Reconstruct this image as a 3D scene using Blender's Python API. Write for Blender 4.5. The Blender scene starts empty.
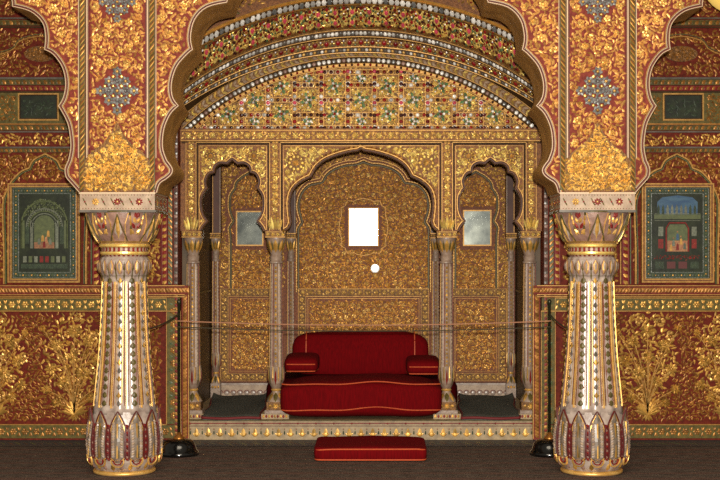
import bpy, math, random
from mathutils import Vector
from mathutils.geometry import tessellate_polygon
sin, cos, pi, sqrt = math.sin, math.cos, math.pi, math.sqrt
rnd = random.Random(7)
scn = bpy.context.scene
COL = scn.collection
HC, CX = 1.683, 0.155          # camera height and sideways offset (metres)
VX, VY, F = 378.0, 255.0, 1300.0

# ------------------------------------------------------------------ materials
def lin(c):
    return tuple(((x/255)/12.92 if x/255 <= .04045 else ((x/255+.055)/1.055)**2.4) for x in c)

def mat(name, c1, c2=None, rough=.5, metal=0., scale=20., bump=0., bscale=None, island=0., spec=.5,
        sheen=0., emit=0., c3=None, det=3., anis=None):
    m = bpy.data.materials.new(name); m.use_nodes = True
    nt = m.node_tree; N = nt.nodes; L = nt.links
    b = N['Principled BSDF']
    b.inputs['Roughness'].default_value = rough
    b.inputs['Metallic'].default_value = metal
    b.inputs['Specular IOR Level'].default_value = spec
    a = lin(c1)+(1,)
    b.inputs['Base Color'].default_value = a
    tc = N.new('ShaderNodeTexCoord'); mp = N.new('ShaderNodeMapping')
    L.new(tc.outputs['Object'], mp.inputs['Vector'])
    if anis: mp.inputs['Scale'].default_value = anis
    col = None
    if c2:
        nz = N.new('ShaderNodeTexNoise'); nz.inputs['Scale'].default_value = scale
        nz.inputs['Detail'].default_value = det
        L.new(mp.outputs[0], nz.inputs['Vector'])
        rp = N.new('ShaderNodeValToRGB')
        rp.color_ramp.elements[0].position = .35; rp.color_ramp.elements[0].color = a
        rp.color_ramp.elements[1].position = .65; rp.color_ramp.elements[1].color = lin(c2)+(1,)
        if c3:
            e = rp.color_ramp.elements.new(.85); e.color = lin(c3)+(1,)
        L.new(nz.outputs['Fac'], rp.inputs['Fac']); col = rp.outputs['Color']
    if island > 0:
        g = N.new('ShaderNodeNewGeometry')
        hv = N.new('ShaderNodeHueSaturation')
        mr = N.new('ShaderNodeMapRange')
        mr.inputs['To Min'].default_value = 1-island; mr.inputs['To Max'].default_value = 1+island
        L.new(g.outputs['Random Per Island'], mr.inputs['Value'])
        L.new(mr.outputs[0], hv.inputs['Value'])
        if col: L.new(col, hv.inputs['Color'])
        else: hv.inputs['Color'].default_value = a
        col = hv.outputs['Color']
    if col: L.new(col, b.inputs['Base Color'])
    if bump > 0:
        n2 = N.new('ShaderNodeTexNoise'); n2.inputs['Scale'].default_value = bscale or scale*2
        n2.inputs['Detail'].default_value = 4
        L.new(mp.outputs[0], n2.inputs['Vector'])
        bp = N.new('ShaderNodeBump'); bp.inputs['Strength'].default_value = bump
        bp.inputs['Distance'].default_value = .01
        L.new(n2.outputs['Fac'], bp.inputs['Height']); L.new(bp.outputs[0], b.inputs['Normal'])
    if sheen:
        b.inputs['Sheen Weight'].default_value = sheen
        b.inputs['Sheen Roughness'].default_value = .4
        b.inputs['Sheen Tint'].default_value = lin((255, 90, 70))+(1,)
    if emit:
        b.inputs['Emission Color'].default_value = a
        b.inputs['Emission Strength'].default_value = emit
    return m

M = {}
def dm(n, *a, **k): M[n] = mat(n, *a, **k)
dm('red_ground', (128,54,42), (100,38,30), rough=.6, scale=30, bump=.3, bscale=90, spec=.15)
dm('red_dark', (112,38,22), (84,26,14), rough=.6, scale=30, bump=.3, bscale=90, spec=.15)
dm('gold', (236,192,112), (212,162,82), rough=.37, metal=.55, scale=25, island=.42)
dm('gold_dark', (212,166,84), (182,134,58), rough=.4, metal=.5, scale=25, island=.45)
dm('gold_bright', (255,226,132), (236,190,94), rough=.34, metal=.55, scale=25, island=.4)
dm('gold_pier', (222,168,94), (190,132,66), rough=.4, metal=.5, scale=25, island=.38)
dm('gold_mound', (246,204,118), (214,164,78), rough=.36, metal=.55, scale=25, island=.42)
dm('column_stone', (158,136,118), (128,106,92), rough=.4, scale=18, bump=.2, bscale=60)
dm('gold_back', (232,172,84), (206,142,58), rough=.38, metal=.5, scale=25, island=.45)
dm('back_ground', (132,70,28), (96,48,20), rough=.55, metal=.1, scale=40, bump=.5, bscale=100)
dm('gold_dim', (166,114,50), (134,88,34), rough=.42, metal=.45, scale=25, island=.4)
dm('gold_line', (186,142,72), (158,116,54), rough=.45, metal=.4, scale=40)
dm('petal_ground', (122,108,94), (96,84,72), rough=.35, scale=30)
dm('gold_ground', (126,84,30), (86,54,18), rough=.5, metal=.3, scale=40, bump=.6, bscale=70)
dm('brown_gold_ground', (138,86,36), (98,56,22), rough=.55, metal=.15, scale=40, bump=.5, bscale=100)
dm('brown_dark', (72,48,22), (54,36,16), rough=.6, scale=8, bump=.15, spec=.2)
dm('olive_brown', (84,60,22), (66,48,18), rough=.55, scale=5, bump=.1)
dm('soffit_brown', (176,130,68), (140,100,50), rough=.6, scale=6, bump=.15, spec=.2)
dm('plum_brown', (92,56,44), (74,44,34), rough=.6, scale=6)
dm('green_ground', (104,90,38), (76,68,28), rough=.55, scale=25, bump=.3, bscale=80, spec=.3)
dm('green_deep', (58,72,50), (40,52,38), rough=.45, scale=30, bump=.3, bscale=80, spec=.3)
dm('cream', (178,154,128), (150,126,104), rough=.42, scale=14, bump=.12, bscale=50)
dm('cream_line', (194,170,138), rough=.4, island=.1)
dm('marble', (178,162,150), (140,122,112), rough=.28, scale=14, bump=.1, bscale=40, spec=.6)
dm('marble_grey', (106,98,88), (80,74,66), rough=.32, scale=12, spec=.5)
dm('pink_stone', (156,122,106), (120,90,78), rough=.42, scale=18, bump=.2, bscale=60)
dm('plinth_stone', (164,142,106), (134,114,84), rough=.5, scale=18, bump=.1)
dm('paint_red', (136,40,32), (108,30,28), rough=.45, scale=30, spec=.3)
dm('paint_green', (88,98,56), (70,80,46), rough=.45, scale=30)
dm('paint_olive', (100,88,44), (74,64,32), rough=.45, scale=30, spec=.3)
dm('maroon', (86,26,24), rough=.5)
dm('silver', (158,160,158), (112,114,112), rough=.32, metal=.5, scale=50, island=.3, bump=.2)
dm('gem_red', (128,22,26), rough=.1, spec=.9, island=.5)
dm('gem_pink', (196,70,92), rough=.12, spec=.9, island=.3)
dm('gem_green', (60,104,66), (110,130,90), rough=.1, spec=.9, island=.4, scale=60)
dm('gem_white', (248,246,240), (206,206,200), rough=.14, metal=.1, spec=1., island=.5, scale=60)
dm('gem_dark', (56,22,24), rough=.1, spec=.9, island=.4)
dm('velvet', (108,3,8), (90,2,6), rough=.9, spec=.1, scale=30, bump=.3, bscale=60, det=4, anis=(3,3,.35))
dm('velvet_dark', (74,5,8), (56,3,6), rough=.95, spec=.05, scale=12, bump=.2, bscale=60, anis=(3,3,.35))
dm('piping', (196,84,36), (176,66,30), rough=.6, scale=60)
dm('piping_red', (104,22,26), rough=.7)
dm('mat_grey', (98,98,90), (72,74,70), rough=.95, scale=60, bump=.6, bscale=200, spec=.1)
dm('black_metal', (8,9,9), (14,14,14), rough=.16, scale=8, spec=.7)
dm('pole_metal', (50,54,34), (38,40,26), rough=.35, metal=.5, scale=20)
dm('brass', (180,120,56), rough=.35, metal=.8)
dm('cord_pink', (160,112,84), rough=.7)
dm('cord_dark', (54,46,26), rough=.7)
dm('ceiling_paint', (120,84,44), (96,64,34), rough=.7, scale=4)
dm('blue_paint', (36,72,108), (62,96,120), rough=.4, scale=12, anis=(1,1,4))
dm('picture_dark', (42,50,32), (26,32,24), rough=.3, scale=14, bump=.1, c3=(66,66,42))
dm('picture_white', (118,122,104), (84,92,78), rough=.4, scale=60, island=.25)
dm('picture_skin', (170,120,80), (140,90,56), rough=.5, scale=60, island=.3)
dm('mirror_clear', (226,236,240), rough=.13, metal=1.)
dm('mirror_grey', (96,100,94), (66,70,68), rough=.22, metal=.8, scale=8)
dm('lamp_yellow', (250,206,100), (255,222,130), rough=.4, scale=4, emit=.5)
dm('base_blue', (62,66,74), (46,44,50), rough=.6, scale=40)

def carpet():
    m = mat('carpet', (104,92,82), (74,64,58), rough=.95, scale=9, spec=.05, bump=.5, bscale=160, det=8, anis=(1,3,1))
    nt = m.node_tree; N = nt.nodes; L = nt.links
    b = N['Principled BSDF']; src = b.inputs['Base Color'].links[0].from_socket
    tc = N.new('ShaderNodeTexCoord'); w = N.new('ShaderNodeTexWave')
    w.bands_direction = 'Y'; w.inputs['Scale'].default_value = 1.3; w.inputs['Distortion'].default_value = 1.5
    w.inputs['Detail'].default_value = 3; w.inputs['Detail Scale'].default_value = 4
    L.new(tc.outputs['Object'], w.inputs['Vector'])
    mx = N.new('ShaderNodeMix'); mx.data_type = 'RGBA'
    mr = N.new('ShaderNodeMapRange'); mr.inputs['From Min'].default_value = .55; mr.inputs['To Max'].default_value = .5
    L.new(w.outputs['Fac'], mr.inputs['Value']); L.new(mr.outputs[0], mx.inputs['Factor'])
    L.new(src, mx.inputs[6]); mx.inputs[7].default_value = lin((112,76,66))+(1,)
    nz = N.new('ShaderNodeTexNoise'); nz.inputs['Scale'].default_value = 70; nz.inputs['Detail'].default_value = 2
    L.new(tc.outputs['Object'], nz.inputs['Vector'])
    hv = N.new('ShaderNodeHueSaturation'); m2 = N.new('ShaderNodeMapRange')
    m2.inputs['From Min'].default_value = .3; m2.inputs['From Max'].default_value = .7
    m2.inputs['To Min'].default_value = .5; m2.inputs['To Max'].default_value = 1.5
    L.new(nz.outputs['Fac'], m2.inputs['Value']); L.new(m2.outputs[0], hv.inputs['Value'])
    L.new(mx.outputs[2], hv.inputs['Color']); L.new(hv.outputs[0], b.inputs['Base Color'])
    M['carpet'] = m
carpet()

# ------------------------------------------------------------------ mesh builder
class MB:
    def __init__(s): s.v = []; s.f = []; s.m = []; s.names = []
    def mi(s, n):
        if n not in s.names: s.names.append(n)
        return s.names.index(n)
    def add(s, vs, fs, m):
        o = len(s.v); s.v += vs; k = s.mi(m)
        for f in fs: s.f.append([i+o for i in f]); s.m.append(k)
    def build(s, name, parent=None, smooth=False, flip=False, mirror=False):
        me = bpy.data.meshes.new(name)
        vs = s.v if not mirror else [(-x, y, z) for x, y, z in s.v]
        fs = s.f if not (flip or mirror) else [f[::-1] for f in s.f]
        if parent is not None:
            ox, oy, oz = WL(parent)
            vs = [(x-ox, y-oy, z-oz) for x, y, z in vs]
        me.from_pydata([tuple(v) for v in vs], [], fs)
        for n in s.names: me.materials.append(M[n])
        me.polygons.foreach_set('material_index', s.m)
        if smooth: me.polygons.foreach_set('use_smooth', [True]*len(fs))
        me.update()
        o = bpy.data.objects.new(name, me); COL.objects.link(o)
        if parent is not None: o.parent = parent
        return o
def WL(o):
    x = y = z = 0
    while o is not None:
        x += o.location.x; y += o.location.y; z += o.location.z; o = o.parent
    return x, y, z
def thing(name, label, cat, loc=(0,0,0), group=None):
    o = bpy.data.objects.new(name, None); COL.objects.link(o); o.location = loc
    o.empty_display_size = .1
    o['label'] = label; o['category'] = cat
    if group: o['group'] = group
    return o
def tag(o, label, cat, group=None):
    o['label'] = label; o['category'] = cat
    if group: o['group'] = group
    return o
def struct(o): o['kind'] = 'structure'; return o

def plane(D, sg=1):               # facade map facing the hall: u = x, v = z, h = relief
    return lambda u, v, h: (sg*u, D-h, v)
def top(z): return lambda u, v, h: (u, v, z+h)

# ------------------------------------------------------------------ motifs
def leaf(mb, P, u, v, a, L, W, h, m, curl=0.):
    h *= rnd.uniform(.35, .8)
    def q(s, w, hh, side):
        ang = a + curl*s
        # centre line by small-step approximation
        cu = u + L*s*cos(a+curl*s*.5); cv = v + L*s*sin(a+curl*s*.5)
        return P(cu - side*w*sin(ang), cv + side*w*cos(ang), hh)
    e = h*.12
    vs = [q(0,0,e,0), q(.35,W*.5,e,-1), q(.35,0,h,0), q(.35,W*.5,e,1),
          q(.72,W*.36,e,-1), q(.72,0,h*.85,0), q(.72,W*.36,e,1), q(1,0,e,0)]
    mb.add(vs, [(0,1,2),(0,2,3),(1,4,5,2),(2,5,6,3),(4,7,5),(5,7,6)], m)
def dome(mb, P, u, v, r, h, m, n=8, h0=0.):
    vs = [P(u+r*cos(2*pi*i/n), v+r*sin(2*pi*i/n), h0) for i in range(n)]
    vs += [P(u+.62*r*cos(2*pi*i/n), v+.62*r*sin(2*pi*i/n), h0+h*.8) for i in range(n)]
    vs.append(P(u, v, h0+h))
    fs = []
    for i in range(n):
        j = (i+1) % n
        fs += [(i, j, n+j, n+i), (n+i, n+j, 2*n)]
    mb.add(vs, fs, m)
def rosette(mb, P, u, v, r, m, n=7, h=.008, mc=None, a0=None, fat=1.):
    a0 = rnd.random()*6 if a0 is None else a0
    for i in range(n):
        a = a0+2*pi*i/n
        leaf(mb, P, u+r*.22*cos(a), v+r*.22*sin(a), a, r*.8, fat*r*2.6/n*1.5, h, m)
    dome(mb, P, u, v, r*.3, h*1.1, mc or m, 6)
LINE = [True]
def ribbon(mb, P, path, w, h, m, closed=False, off=0., h0=0.):
    if LINE[0] and m.startswith('gold'): m = 'gold_line'
    n = len(path); nr = []
    for i in range(n):
        a = path[(i-1) % n] if (closed or i > 0) else path[i]
        b = path[(i+1) % n] if (closed or i < n-1) else path[i]
        dx, dy = b[0]-a[0], b[1]-a[1]; l = sqrt(dx*dx+dy*dy) or 1
        nr.append((-dy/l, dx/l))
    vs = []
    for (x, y), (nx, ny) in zip(path, nr):
        for o, hh in ((-w/2, h0), (-w*.28, h0+h), (w*.28, h0+h), (w/2, h0)):
            vs.append(P(x+nx*(o+off), y+ny*(o+off), hh))
    fs = []
    for i in range(n if closed else n-1):
        j = (i+1) % n
        for k in range(3):
            fs.append((4*i+k, 4*i+k+1, 4*j+k+1, 4*j+k)[::-1])
    mb.add(vs, fs, m)
def samp(path, pitch, closed=False):
    pts = list(path)+([path[0]] if closed else [])
    L = [0]
    for a, b in zip(pts, pts[1:]): L.append(L[-1]+math.dist(a, b))
    n = max(1, round(L[-1]/pitch)); out = []; k = 0
    for i in range(n):
        t = (i+.5)*L[-1]/n
        while L[k+1] < t: k += 1
        a, b = pts[k], pts[k+1]; f = (t-L[k])/((L[k+1]-L[k]) or 1)
        out.append((a[0]+(b[0]-a[0])*f, a[1]+(b[1]-a[1])*f, math.atan2(b[1]-a[1], b[0]-a[0])))
    return out
def rope(mb, P, path, w, pitch, mats, h=.008, base=None, closed=False, slant=.9):
    if base: ribbon(mb, P, path, w*1.15, h*.3, base, closed)
    for i, (u, v, a) in enumerate(samp(path, pitch, closed)):
        aa = a+slant
        L = w/max(.3, abs(sin(slant)))
        leaf(mb, P, u-L/2*cos(aa), v-L/2*sin(aa), aa, L, pitch*1.15, h, mats[i % len(mats)])
def beads(mb, P, path, r, pitch, mats, h=.006, closed=False, n=6, h0=0.):
    for i, (u, v, a) in enumerate(samp(path, pitch, closed)):
        dome(mb, P, u, v, r, h, mats[i % len(mats)], n, h0)
def chain(mb, P, path, w, m, mc=None, closed=False, k=1.5, n=6, ml=None):   # rosettes with leaf pairs between
    for i, (u, v, a) in enumerate(samp(path, w*k, closed)):
        rosette(mb, P, u, v, w*.36, m, n, .006, mc, a0=a)
        for s in (-1, 1):
            for t in (-1, 1):
                x = u+w*k*.5*cos(a)*t; y = v+w*k*.5*sin(a)*t
                leaf(mb, P, x-s*w*.05*sin(a), y+s*w*.05*cos(a), a+pi/2*s, w*.42, w*.2, .005, ml or m, curl=.8*t)
def diaper(mb, P, path, w, m):     # zigzag of small leaves between two lines
    ribbon(mb, P, path, w*.1, .003, m, off=w*.45); ribbon(mb, P, path, w*.1, .003, m, off=-w*.45)
    for i, (u, v, a) in enumerate(samp(path, w*.5)):
        s = 1 if i % 2 else -1
        leaf(mb, P, u+s*w*.36*sin(a), v-s*w*.36*cos(a), a+s*1.1, w*.78, w*.24, .005, m)

def pip(poly):
    xs = [p[0] for p in poly]; ys = [p[1] for p in poly]; x0, x1, y0, y1 = min(xs), max(xs), min(ys), max(ys)
    def f(x, y):
        if x < x0 or x > x1 or y < y0 or y > y1: return False
        c = False; j = len(poly)-1
        for i in range(len(poly)):
            a, b = poly[i], poly[j]
            if (a[1] > y) != (b[1] > y) and x < (b[0]-a[0])*(y-a[1])/(b[1]-a[1])+a[0]: c = not c
            j = i
        return c
    f.box = (x0, x1, y0, y1)
    return f
def rect(x0, x1, y0, y1):
    x0, x1 = sorted((x0, x1)); y0, y1 = sorted((y0, y1))
    f = lambda x, y: x0 < x < x1 and y0 < y < y1
    f.box = (x0, x1, y0, y1); return f
def rp(x0, x1, y0, y1): return [(x0,y0),(x1,y0),(x1,y1),(x0,y1)]

def fill(mb, P, ins, pitch, m, rr=.028, L=.036, W=.016, h=.009, q=None, box=None, ex=None, mr=None, mc=None,
         dens=1., curl=1.6, minor=None):
    x0, x1, y0, y1 = box or ins.box
    R = []
    ny = int((y1-y0)/pitch)+1; nx = int((x1-x0)/pitch)+1
    for j in range(ny+1):
        for i in range(nx+1):
            x = x0+(i+.5*(j % 2)+.25*rnd.uniform(-1,1))*pitch; y = y0+(j+.25*rnd.uniform(-1,1)+.3)*pitch
            r = rr*rnd.uniform(.8, 1.2)
            if ins(x, y) and ins(x+r, y) and ins(x-r, y) and ins(x, y+r) and ins(x, y-r) and not (ex and ex(x, y)):
                rosette(mb, P, x, y, r, mr or m, rnd.choice((5,6,7)), h, mc); R.append((x, y, r))
    q = q or L*.8
    ny = int((y1-y0)/q)+1; nx = int((x1-x0)/q)+1
    G = {}
    for (a, b, r) in R: G.setdefault((int(a/pitch), int(b/pitch)), []).append((a, b, r))
    for j in range(ny+1):
        for i in range(nx+1):
            if rnd.random() > dens: continue
            x = x0+(i+.5*(j % 2)+.35*rnd.uniform(-1,1))*q; y = y0+(j+.35*rnd.uniform(-1,1))*q
            if not ins(x, y) or (ex and ex(x, y)): continue
            bad = False; gx, gy = int(x/pitch), int(y/pitch)
            near = None; nd = 9
            for A in (-1,0,1):
                for B in (-1,0,1):
                    for (a, b, r) in G.get((gx+A, gy+B), ()):
                        d = math.hypot(x-a, y-b)
                        if d < r*.95: bad = True
                        if d < nd: nd = d; near = (a, b)
            if bad: continue
            if near and nd < pitch*.8:
                ang = math.atan2(y-near[1], x-near[0])+rnd.choice((-1,1))*rnd.uniform(.7,1.5)
            else: ang = rnd.uniform(0, 6.28)
            l = L*rnd.uniform(.7, 1.2)
            if not (ins(x+l*.6*cos(ang), y+l*.6*sin(ang)) and ins(x-l*.6*cos(ang), y-l*.6*sin(ang))): continue
            leaf(mb, P, x-l/2*cos(ang), y-l/2*sin(ang), ang, l, W*rnd.uniform(.8,1.2), h*rnd.uniform(.7,1.2),
                 (minor if minor and rnd.random() < .25 else m), curl=rnd.choice((-1,1))*rnd.uniform(.3,1)*curl)

def cr(pts, sub=4, cusps=()):      # Catmull-Rom through pts, kept sharp at the listed indices
    out = []
    n = len(pts)
    for i in range(n-1):
        p1, p2 = pts[i], pts[i+1]
        p0 = pts[i-1] if i > 0 and i not in cusps else p1
        p3 = pts[i+2] if i < n-2 and (i+1) not in cusps else p2
        for k in range(sub):
            t = k/sub
            out.append(tuple(.5*((2*p1[c])+(-p0[c]+p2[c])*t+(2*p0[c]-5*p1[c]+4*p2[c]-p3[c])*t*t+(-p0[c]+3*p1[c]-3*p2[c]+p3[c])*t**3) for c in (0,1)))
    out.append(pts[-1])
    return out

def slab(mb, loops, D0, D1, mf, ms=None, side_map=None):   # facade slab with front at D0, back at D1, outer loop + holes
    L3 = [[Vector((x, z, 0)) for x, z in lp] for lp in loops]
    tri = tessellate_polygon(L3)
    flat = [p for lp in loops for p in lp]
    for D, rev in ((D0, False), (D1, True)):
        fs = []
        for t in tri:
            a, b, c = [flat[i] for i in t]
            ar = (b[0]-a[0])*(c[1]-a[1])-(b[1]-a[1])*(c[0]-a[0])
            if abs(ar) < 1e-10: continue
            t = tuple(t) if (ar > 0) != rev else tuple(t)[::-1]
            fs.append(t)
        mb.add([(x, D, z) for x, z in flat], fs, mf)
    o = 0
    for li, lp in enumerate(loops):
        ar = sum(lp[i][0]*lp[(i+1) % len(lp)][1]-lp[(i+1) % len(lp)][0]*lp[i][1] for i in range(len(lp)))
        n = len(lp)
        vs = [(x, D0, z) for x, z in lp]+[(x, D1, z) for x, z in lp]
        fs = []
        for i in range(n):
            j = (i+1) % n
            f = (i, n+i, n+j, j)
            if (ar > 0) != (li == 0): f = f[::-1]
            fs.append(f)
        mb.add(vs, fs, ms or mf)
def box(mb, x0, x1, y0, y1, z0, z1, m, mt=None):
    v = [(x0,y0,z0),(x1,y0,z0),(x1,y1,z0),(x0,y1,z0),(x0,y0,z1),(x1,y0,z1),(x1,y1,z1),(x0,y1,z1)]
    mb.add(v, [(0,3,2,1),(0,1,5,4),(1,2,6,5),(2,3,7,6),(3,0,4,7)], m)
    mb.add(v[4:], [(0,1,2,3)], mt or m)
def tube(mb, pts, r, m, n=8, closed=False):
    P3 = [Vector(p) for p in pts]; N = len(P3); vs = []
    up = Vector((0,0,1))
    for i in range(N):
        a = P3[i-1] if (i > 0 or closed) else P3[i]; b = P3[(i+1) % N] if (i < N-1 or closed) else P3[i]
        t = (b-a).normalized()
        u = up if abs(t.z) < .95 else Vector((0,1,0))
        s = t.cross(u).normalized(); w = s.cross(t)
        for k in range(n):
            A = 2*pi*k/n; vs.append(tuple(P3[i]+s*r*cos(A)+w*r*sin(A)))
    fs = []
    for i in range(N if closed else N-1):
        j = (i+1) % N
        for k in range(n):
            l = (k+1) % n; fs.append((i*n+k, i*n+l, j*n+l, j*n+k))
    if not closed: fs += [tuple(range(n))[::-1], tuple(range((N-1)*n, N*n))]
    mb.add(vs, fs, m)
def lathe(mb, prof, cx, cy, m, n=48, fn=None, seg=None, cap=True, ra=None):
    # prof: list of (r, z); fn(theta, k, r) -> r
    vs = []; fs = []
    for k, (r, z) in enumerate(prof):
        for i in range(n):
            t = 2*pi*i/n
            rr = fn(t, z, r) if fn else r
            vs.append((cx+rr*sin(t), cy-rr*cos(t), z))
    K = len(prof)
    groups = {}
    for k in range(K-1):
        for i in range(n):
            j = (i+1) % n
            f = (k*n+i, k*n+j, (k+1)*n+j, (k+1)*n+i)
            mm = m(2*pi*(i+.5)/n, (prof[k][1]+prof[k+1][1])/2) if callable(m) else m
            groups.setdefault(mm, []).append(f)
    mm = m if not callable(m) else list(groups)[0]
    if cap: groups.setdefault(mm, []).extend([tuple(range(n))[::-1], tuple(range((K-1)*n, K*n))])
    o = len(mb.v); mb.v += vs
    for g, ff in groups.items():
        k = mb.mi(g)
        for f in ff: mb.f.append([i+o for i in f]); mb.m.append(k)
def cylmap(cx, cy, rf):            # u = angle, v = z
    return lambda u, v, h: (cx+(rf(v)+h)*sin(u), cy-(rf(v)+h)*cos(u), v)
def rmap(cx, cy, rf, t0, v0):      # local tangent patch: u metres around from t0, v metres above v0
    def f(u, v, h):
        z = v0+v; r = rf(z); return (cx+(r+h)*sin(t0+u/r), cy-(r+h)*cos(t0+u/r), z)
    return f
def interp(prof):
    p = sorted([(z, r) for r, z in prof])
    def f(z):
        if z <= p[0][0]: return p[0][1]
        for (a, ra), (b, rb) in zip(p, p[1:]):
            if z <= b: return ra+(rb-ra)*(z-a)/((b-a) or 1)
        return p[-1][1]
    return f
def dens(prof, step=.02):
    out = []
    for (r0, z0), (r1, z1) in zip(prof, prof[1:]):
        k = max(1, int(math.hypot(r1-r0, z1-z0)/step))
        for i in range(k): out.append((r0+(r1-r0)*i/k, z0+(z1-z0)*i/k))
    out.append(prof[-1]); return out

def Z(py, D): return HC-(py-VY)*D/F
def X(px, D): return CX+(px-VX)*D/F

# ================================================================== SETTING
CEIL = 4.35
mb = MB()
mb.add([(-7,-2,0),(7,-2,0),(7,11.8,0),(-7,11.8,0)], [(0,1,2,3)], 'carpet')
mb.add([(-7,-2,-.15),(7,-2,-.15),(7,11.8,-.15),(-7,11.8,-.15)], [(3,2,1,0)], 'carpet')
floor = struct(mb.build('floor'))
mb = MB(); Pf = top(.003)
for sg in (-1, 1):
    pass
mb.add([(-5,11.42,.004),(5,11.42,.004),(5,11.8,.004),(-5,11.8,.004)], [(0,1,2,3)], 'base_blue')
for i in range(150):
    x = -5+i*.0667
    leaf(mb, Pf, x, 11.47, pi/2+.3, .25, .03, .004, 'plum_brown' if i % 2 else 'paint_green', curl=.5)
mb.build('carpet_border', floor)
mb = MB(); box(mb, -5, 5, 9.8, 14.2, CEIL, CEIL+.15, 'ceiling_paint'); struct(mb.build('ceiling'))

# ------------------------------------------------------------------ front arcade wall
DF = 9.80; S = DF/F; XC = 1.81
central = [(40,193),(43,184),(50,179),(55,174),(55.5,168),(50,160),(46.5,150),(46,140),(48,127),(54,114),(62,106),
           (56,97),(55,83),(60,67),(70,55),(76,50),(74,37),(78,20),(90,8),(110,3),(116,-12),(132,-28),(155,-36),(172,-35),
           (182,-46),(205,-56),(240,-72)]
side = [(38,193),(45,185),(51,178),(52.5,172),(52,167),(49,160),(47,150),(47,140),(50,123),(59,106),
        (54,97),(52,83),(55,68),(64,55),(73,50),(72,37),(75,23),(87,12),(105,7),(107,-4),(120,-20),(140,-26),(152,-25),
        (160,-35),(172,-42),(190,-52)]
ca = cr(central, 4, (5, 10, 15, 19, 23)); sa = cr(side, 4, (5, 9, 14, 18, 22))
CA = [(XC-o*S, Z(y, DF)) for o, y in ca]       # right half of the central arch, |x|
SA = [(XC+o*S, Z(y, DF)) for o, y in sa]
XE = SA[-1][0]+.5
poly = []
rightside = CA[::-1]+SA                     # from apex down to the abacus, up the side arch
half = rightside+[(XE, SA[-1][1]), (XE, CEIL), ]
full = half+[(-x, z) for x, z in half[::-1]]
full = full[:-1] if full[-1] == full[0] else full
mb = MB(); slab(mb, [full], DF, DF+.56, 'red_ground', 'soffit_brown')
wf = struct(mb.build('wall_front'))
zb = Z(193, DF)
for sg in (-1, 1):
    P = plane(DF, 1)
    # edge mouldings
    mb = MB()
    for path in (CA, SA[::-1]):
        p2 = path
        ribbon(mb, P, p2, .009, .016, 'cream_line', off=-.005)
        ribbon(mb, P, p2, .007, .010, 'maroon', off=-.017)
        ribbon(mb, P, p2, .008, .012, 'cream_line', off=-.025)
        ribbon(mb, P, p2, .006, .008, 'gold_dark', off=-.033)
    mb.build('arch_moulding', wf, mirror=(sg < 0))
    # striped vertical borders
    mb = MB()
    for s2 in (-1, 1):
        xr = XC+s2*.262; xw = XC+s2*.228
        v0, v1 = Z(190, DF), CEIL-.02
        box(mb, xr-.023, xr+.023, DF-.012, DF, v0, v1, 'paint_olive')
        rope(mb, plane(DF-.012), [(xr, v0), (xr, v1)], .038, .014, ['paint_olive', 'gold_dark', 'brown_gold_ground'], h=.010, slant=.6)
        ribbon(mb, P, [(xw, v0+.24), (xw, v1)], .015, .012, 'cream_line')
        ribbon(mb, P, [(xw-s2*.014, v0+.24), (xw-s2*.014, v1)], .008, .006, 'maroon')
        ribbon(mb, P, [(xr+s2*.03, v0+.24), (xr+s2*.03, v1)], .008, .009, 'cream_line')
    mb.build('striped_border', wf, mirror=(sg < 0))
    # gold mound
    mpts = cr([(XC-.255, zb+.01), (XC-.255, zb+.20), (XC-.2, zb+.30), (XC-.12, zb+.36), (XC-.05, zb+.44), (XC, zb+.53),
            (XC+.05, zb+.44), (XC+.12, zb+.36), (XC+.2, zb+.30), (XC+.255, zb+.20), (XC+.255, zb+.01)], 3)
    mb = MB(); slab(mb, [mpts[::-1]], DF-.014, DF, 'gold_ground')
    mi = pip(mpts)
    fill(mb, plane(DF-.014), mi, .075, 'gold_mound', rr=.026, L=.036, W=.016, h=.012, q=.0175, mr='gold_mound')
    mb.build('gilded_leaf_panel', wf, mirror=(sg < 0))
    # flowers in the middle strip
    med = [(XC, Z(91, DF), .16), (XC, Z(2, DF), .14)]
    exm = lambda x, y: mi(x, y) or any(math.hypot(x-a, y-b) < r for a, b, r in med)
    mb = MB()
    fill(mb, P, rect(XC-.215, XC+.215, zb, CEIL-.05), .105, 'gold_pier', rr=.030, L=.044, W=.0185, h=.010, q=.024, ex=exm, mr='gold_mound')
    # spandrels
    edge = CA[::-1]+SA+[(XE, CEIL-.03), (-.1, CEIL-.03)]
    pe = pip([(x, z) for x, z in edge])
    st = rect(XC-.30, XC+.30, 0, 9)
    # margin from the arch edge
    pts = CA[::2]+SA[::2]
    def ex2(x, y):
        if st(x, y) or y > 3.86: return True
        for a, b in pts:
            if (a-x)**2+(b-y)**2 < .058**2: return True
        return False
    fill(mb, P, pe, .115, 'gold_pier', rr=.034, L=.046, W=.019, h=.010, q=.025, ex=ex2, mr='gold_mound')
    mb.build('floral_relief', wf, mirror=(sg < 0))
    for (a, b, r) in med:
        mb = MB()
        g_ = r*.42
        for di in range(-2, 3):
            for dj in range(-2, 3):
                if abs(di)+abs(dj) > 2: continue
                rosette(mb, plane(DF-.008), a+di*g_*.94, b+dj*g_*1.08, g_*.60, 'silver', 6, .014, 'gold_mound' if (di+dj) % 2 == 0 else 'silver')
        for di in (-1.5, -.5, .5, 1.5):
            for dj in (-1.5, -.5, .5, 1.5):
                if abs(di)+abs(dj) < 2.6: dome(mb, plane(DF-.006), a+di*g_*.94, b+dj*g_*1.08, g_*.2, .010, 'gold_mound', 6)
        mb.build('silver_flower_medallion', wf, mirror=(sg < 0))

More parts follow.
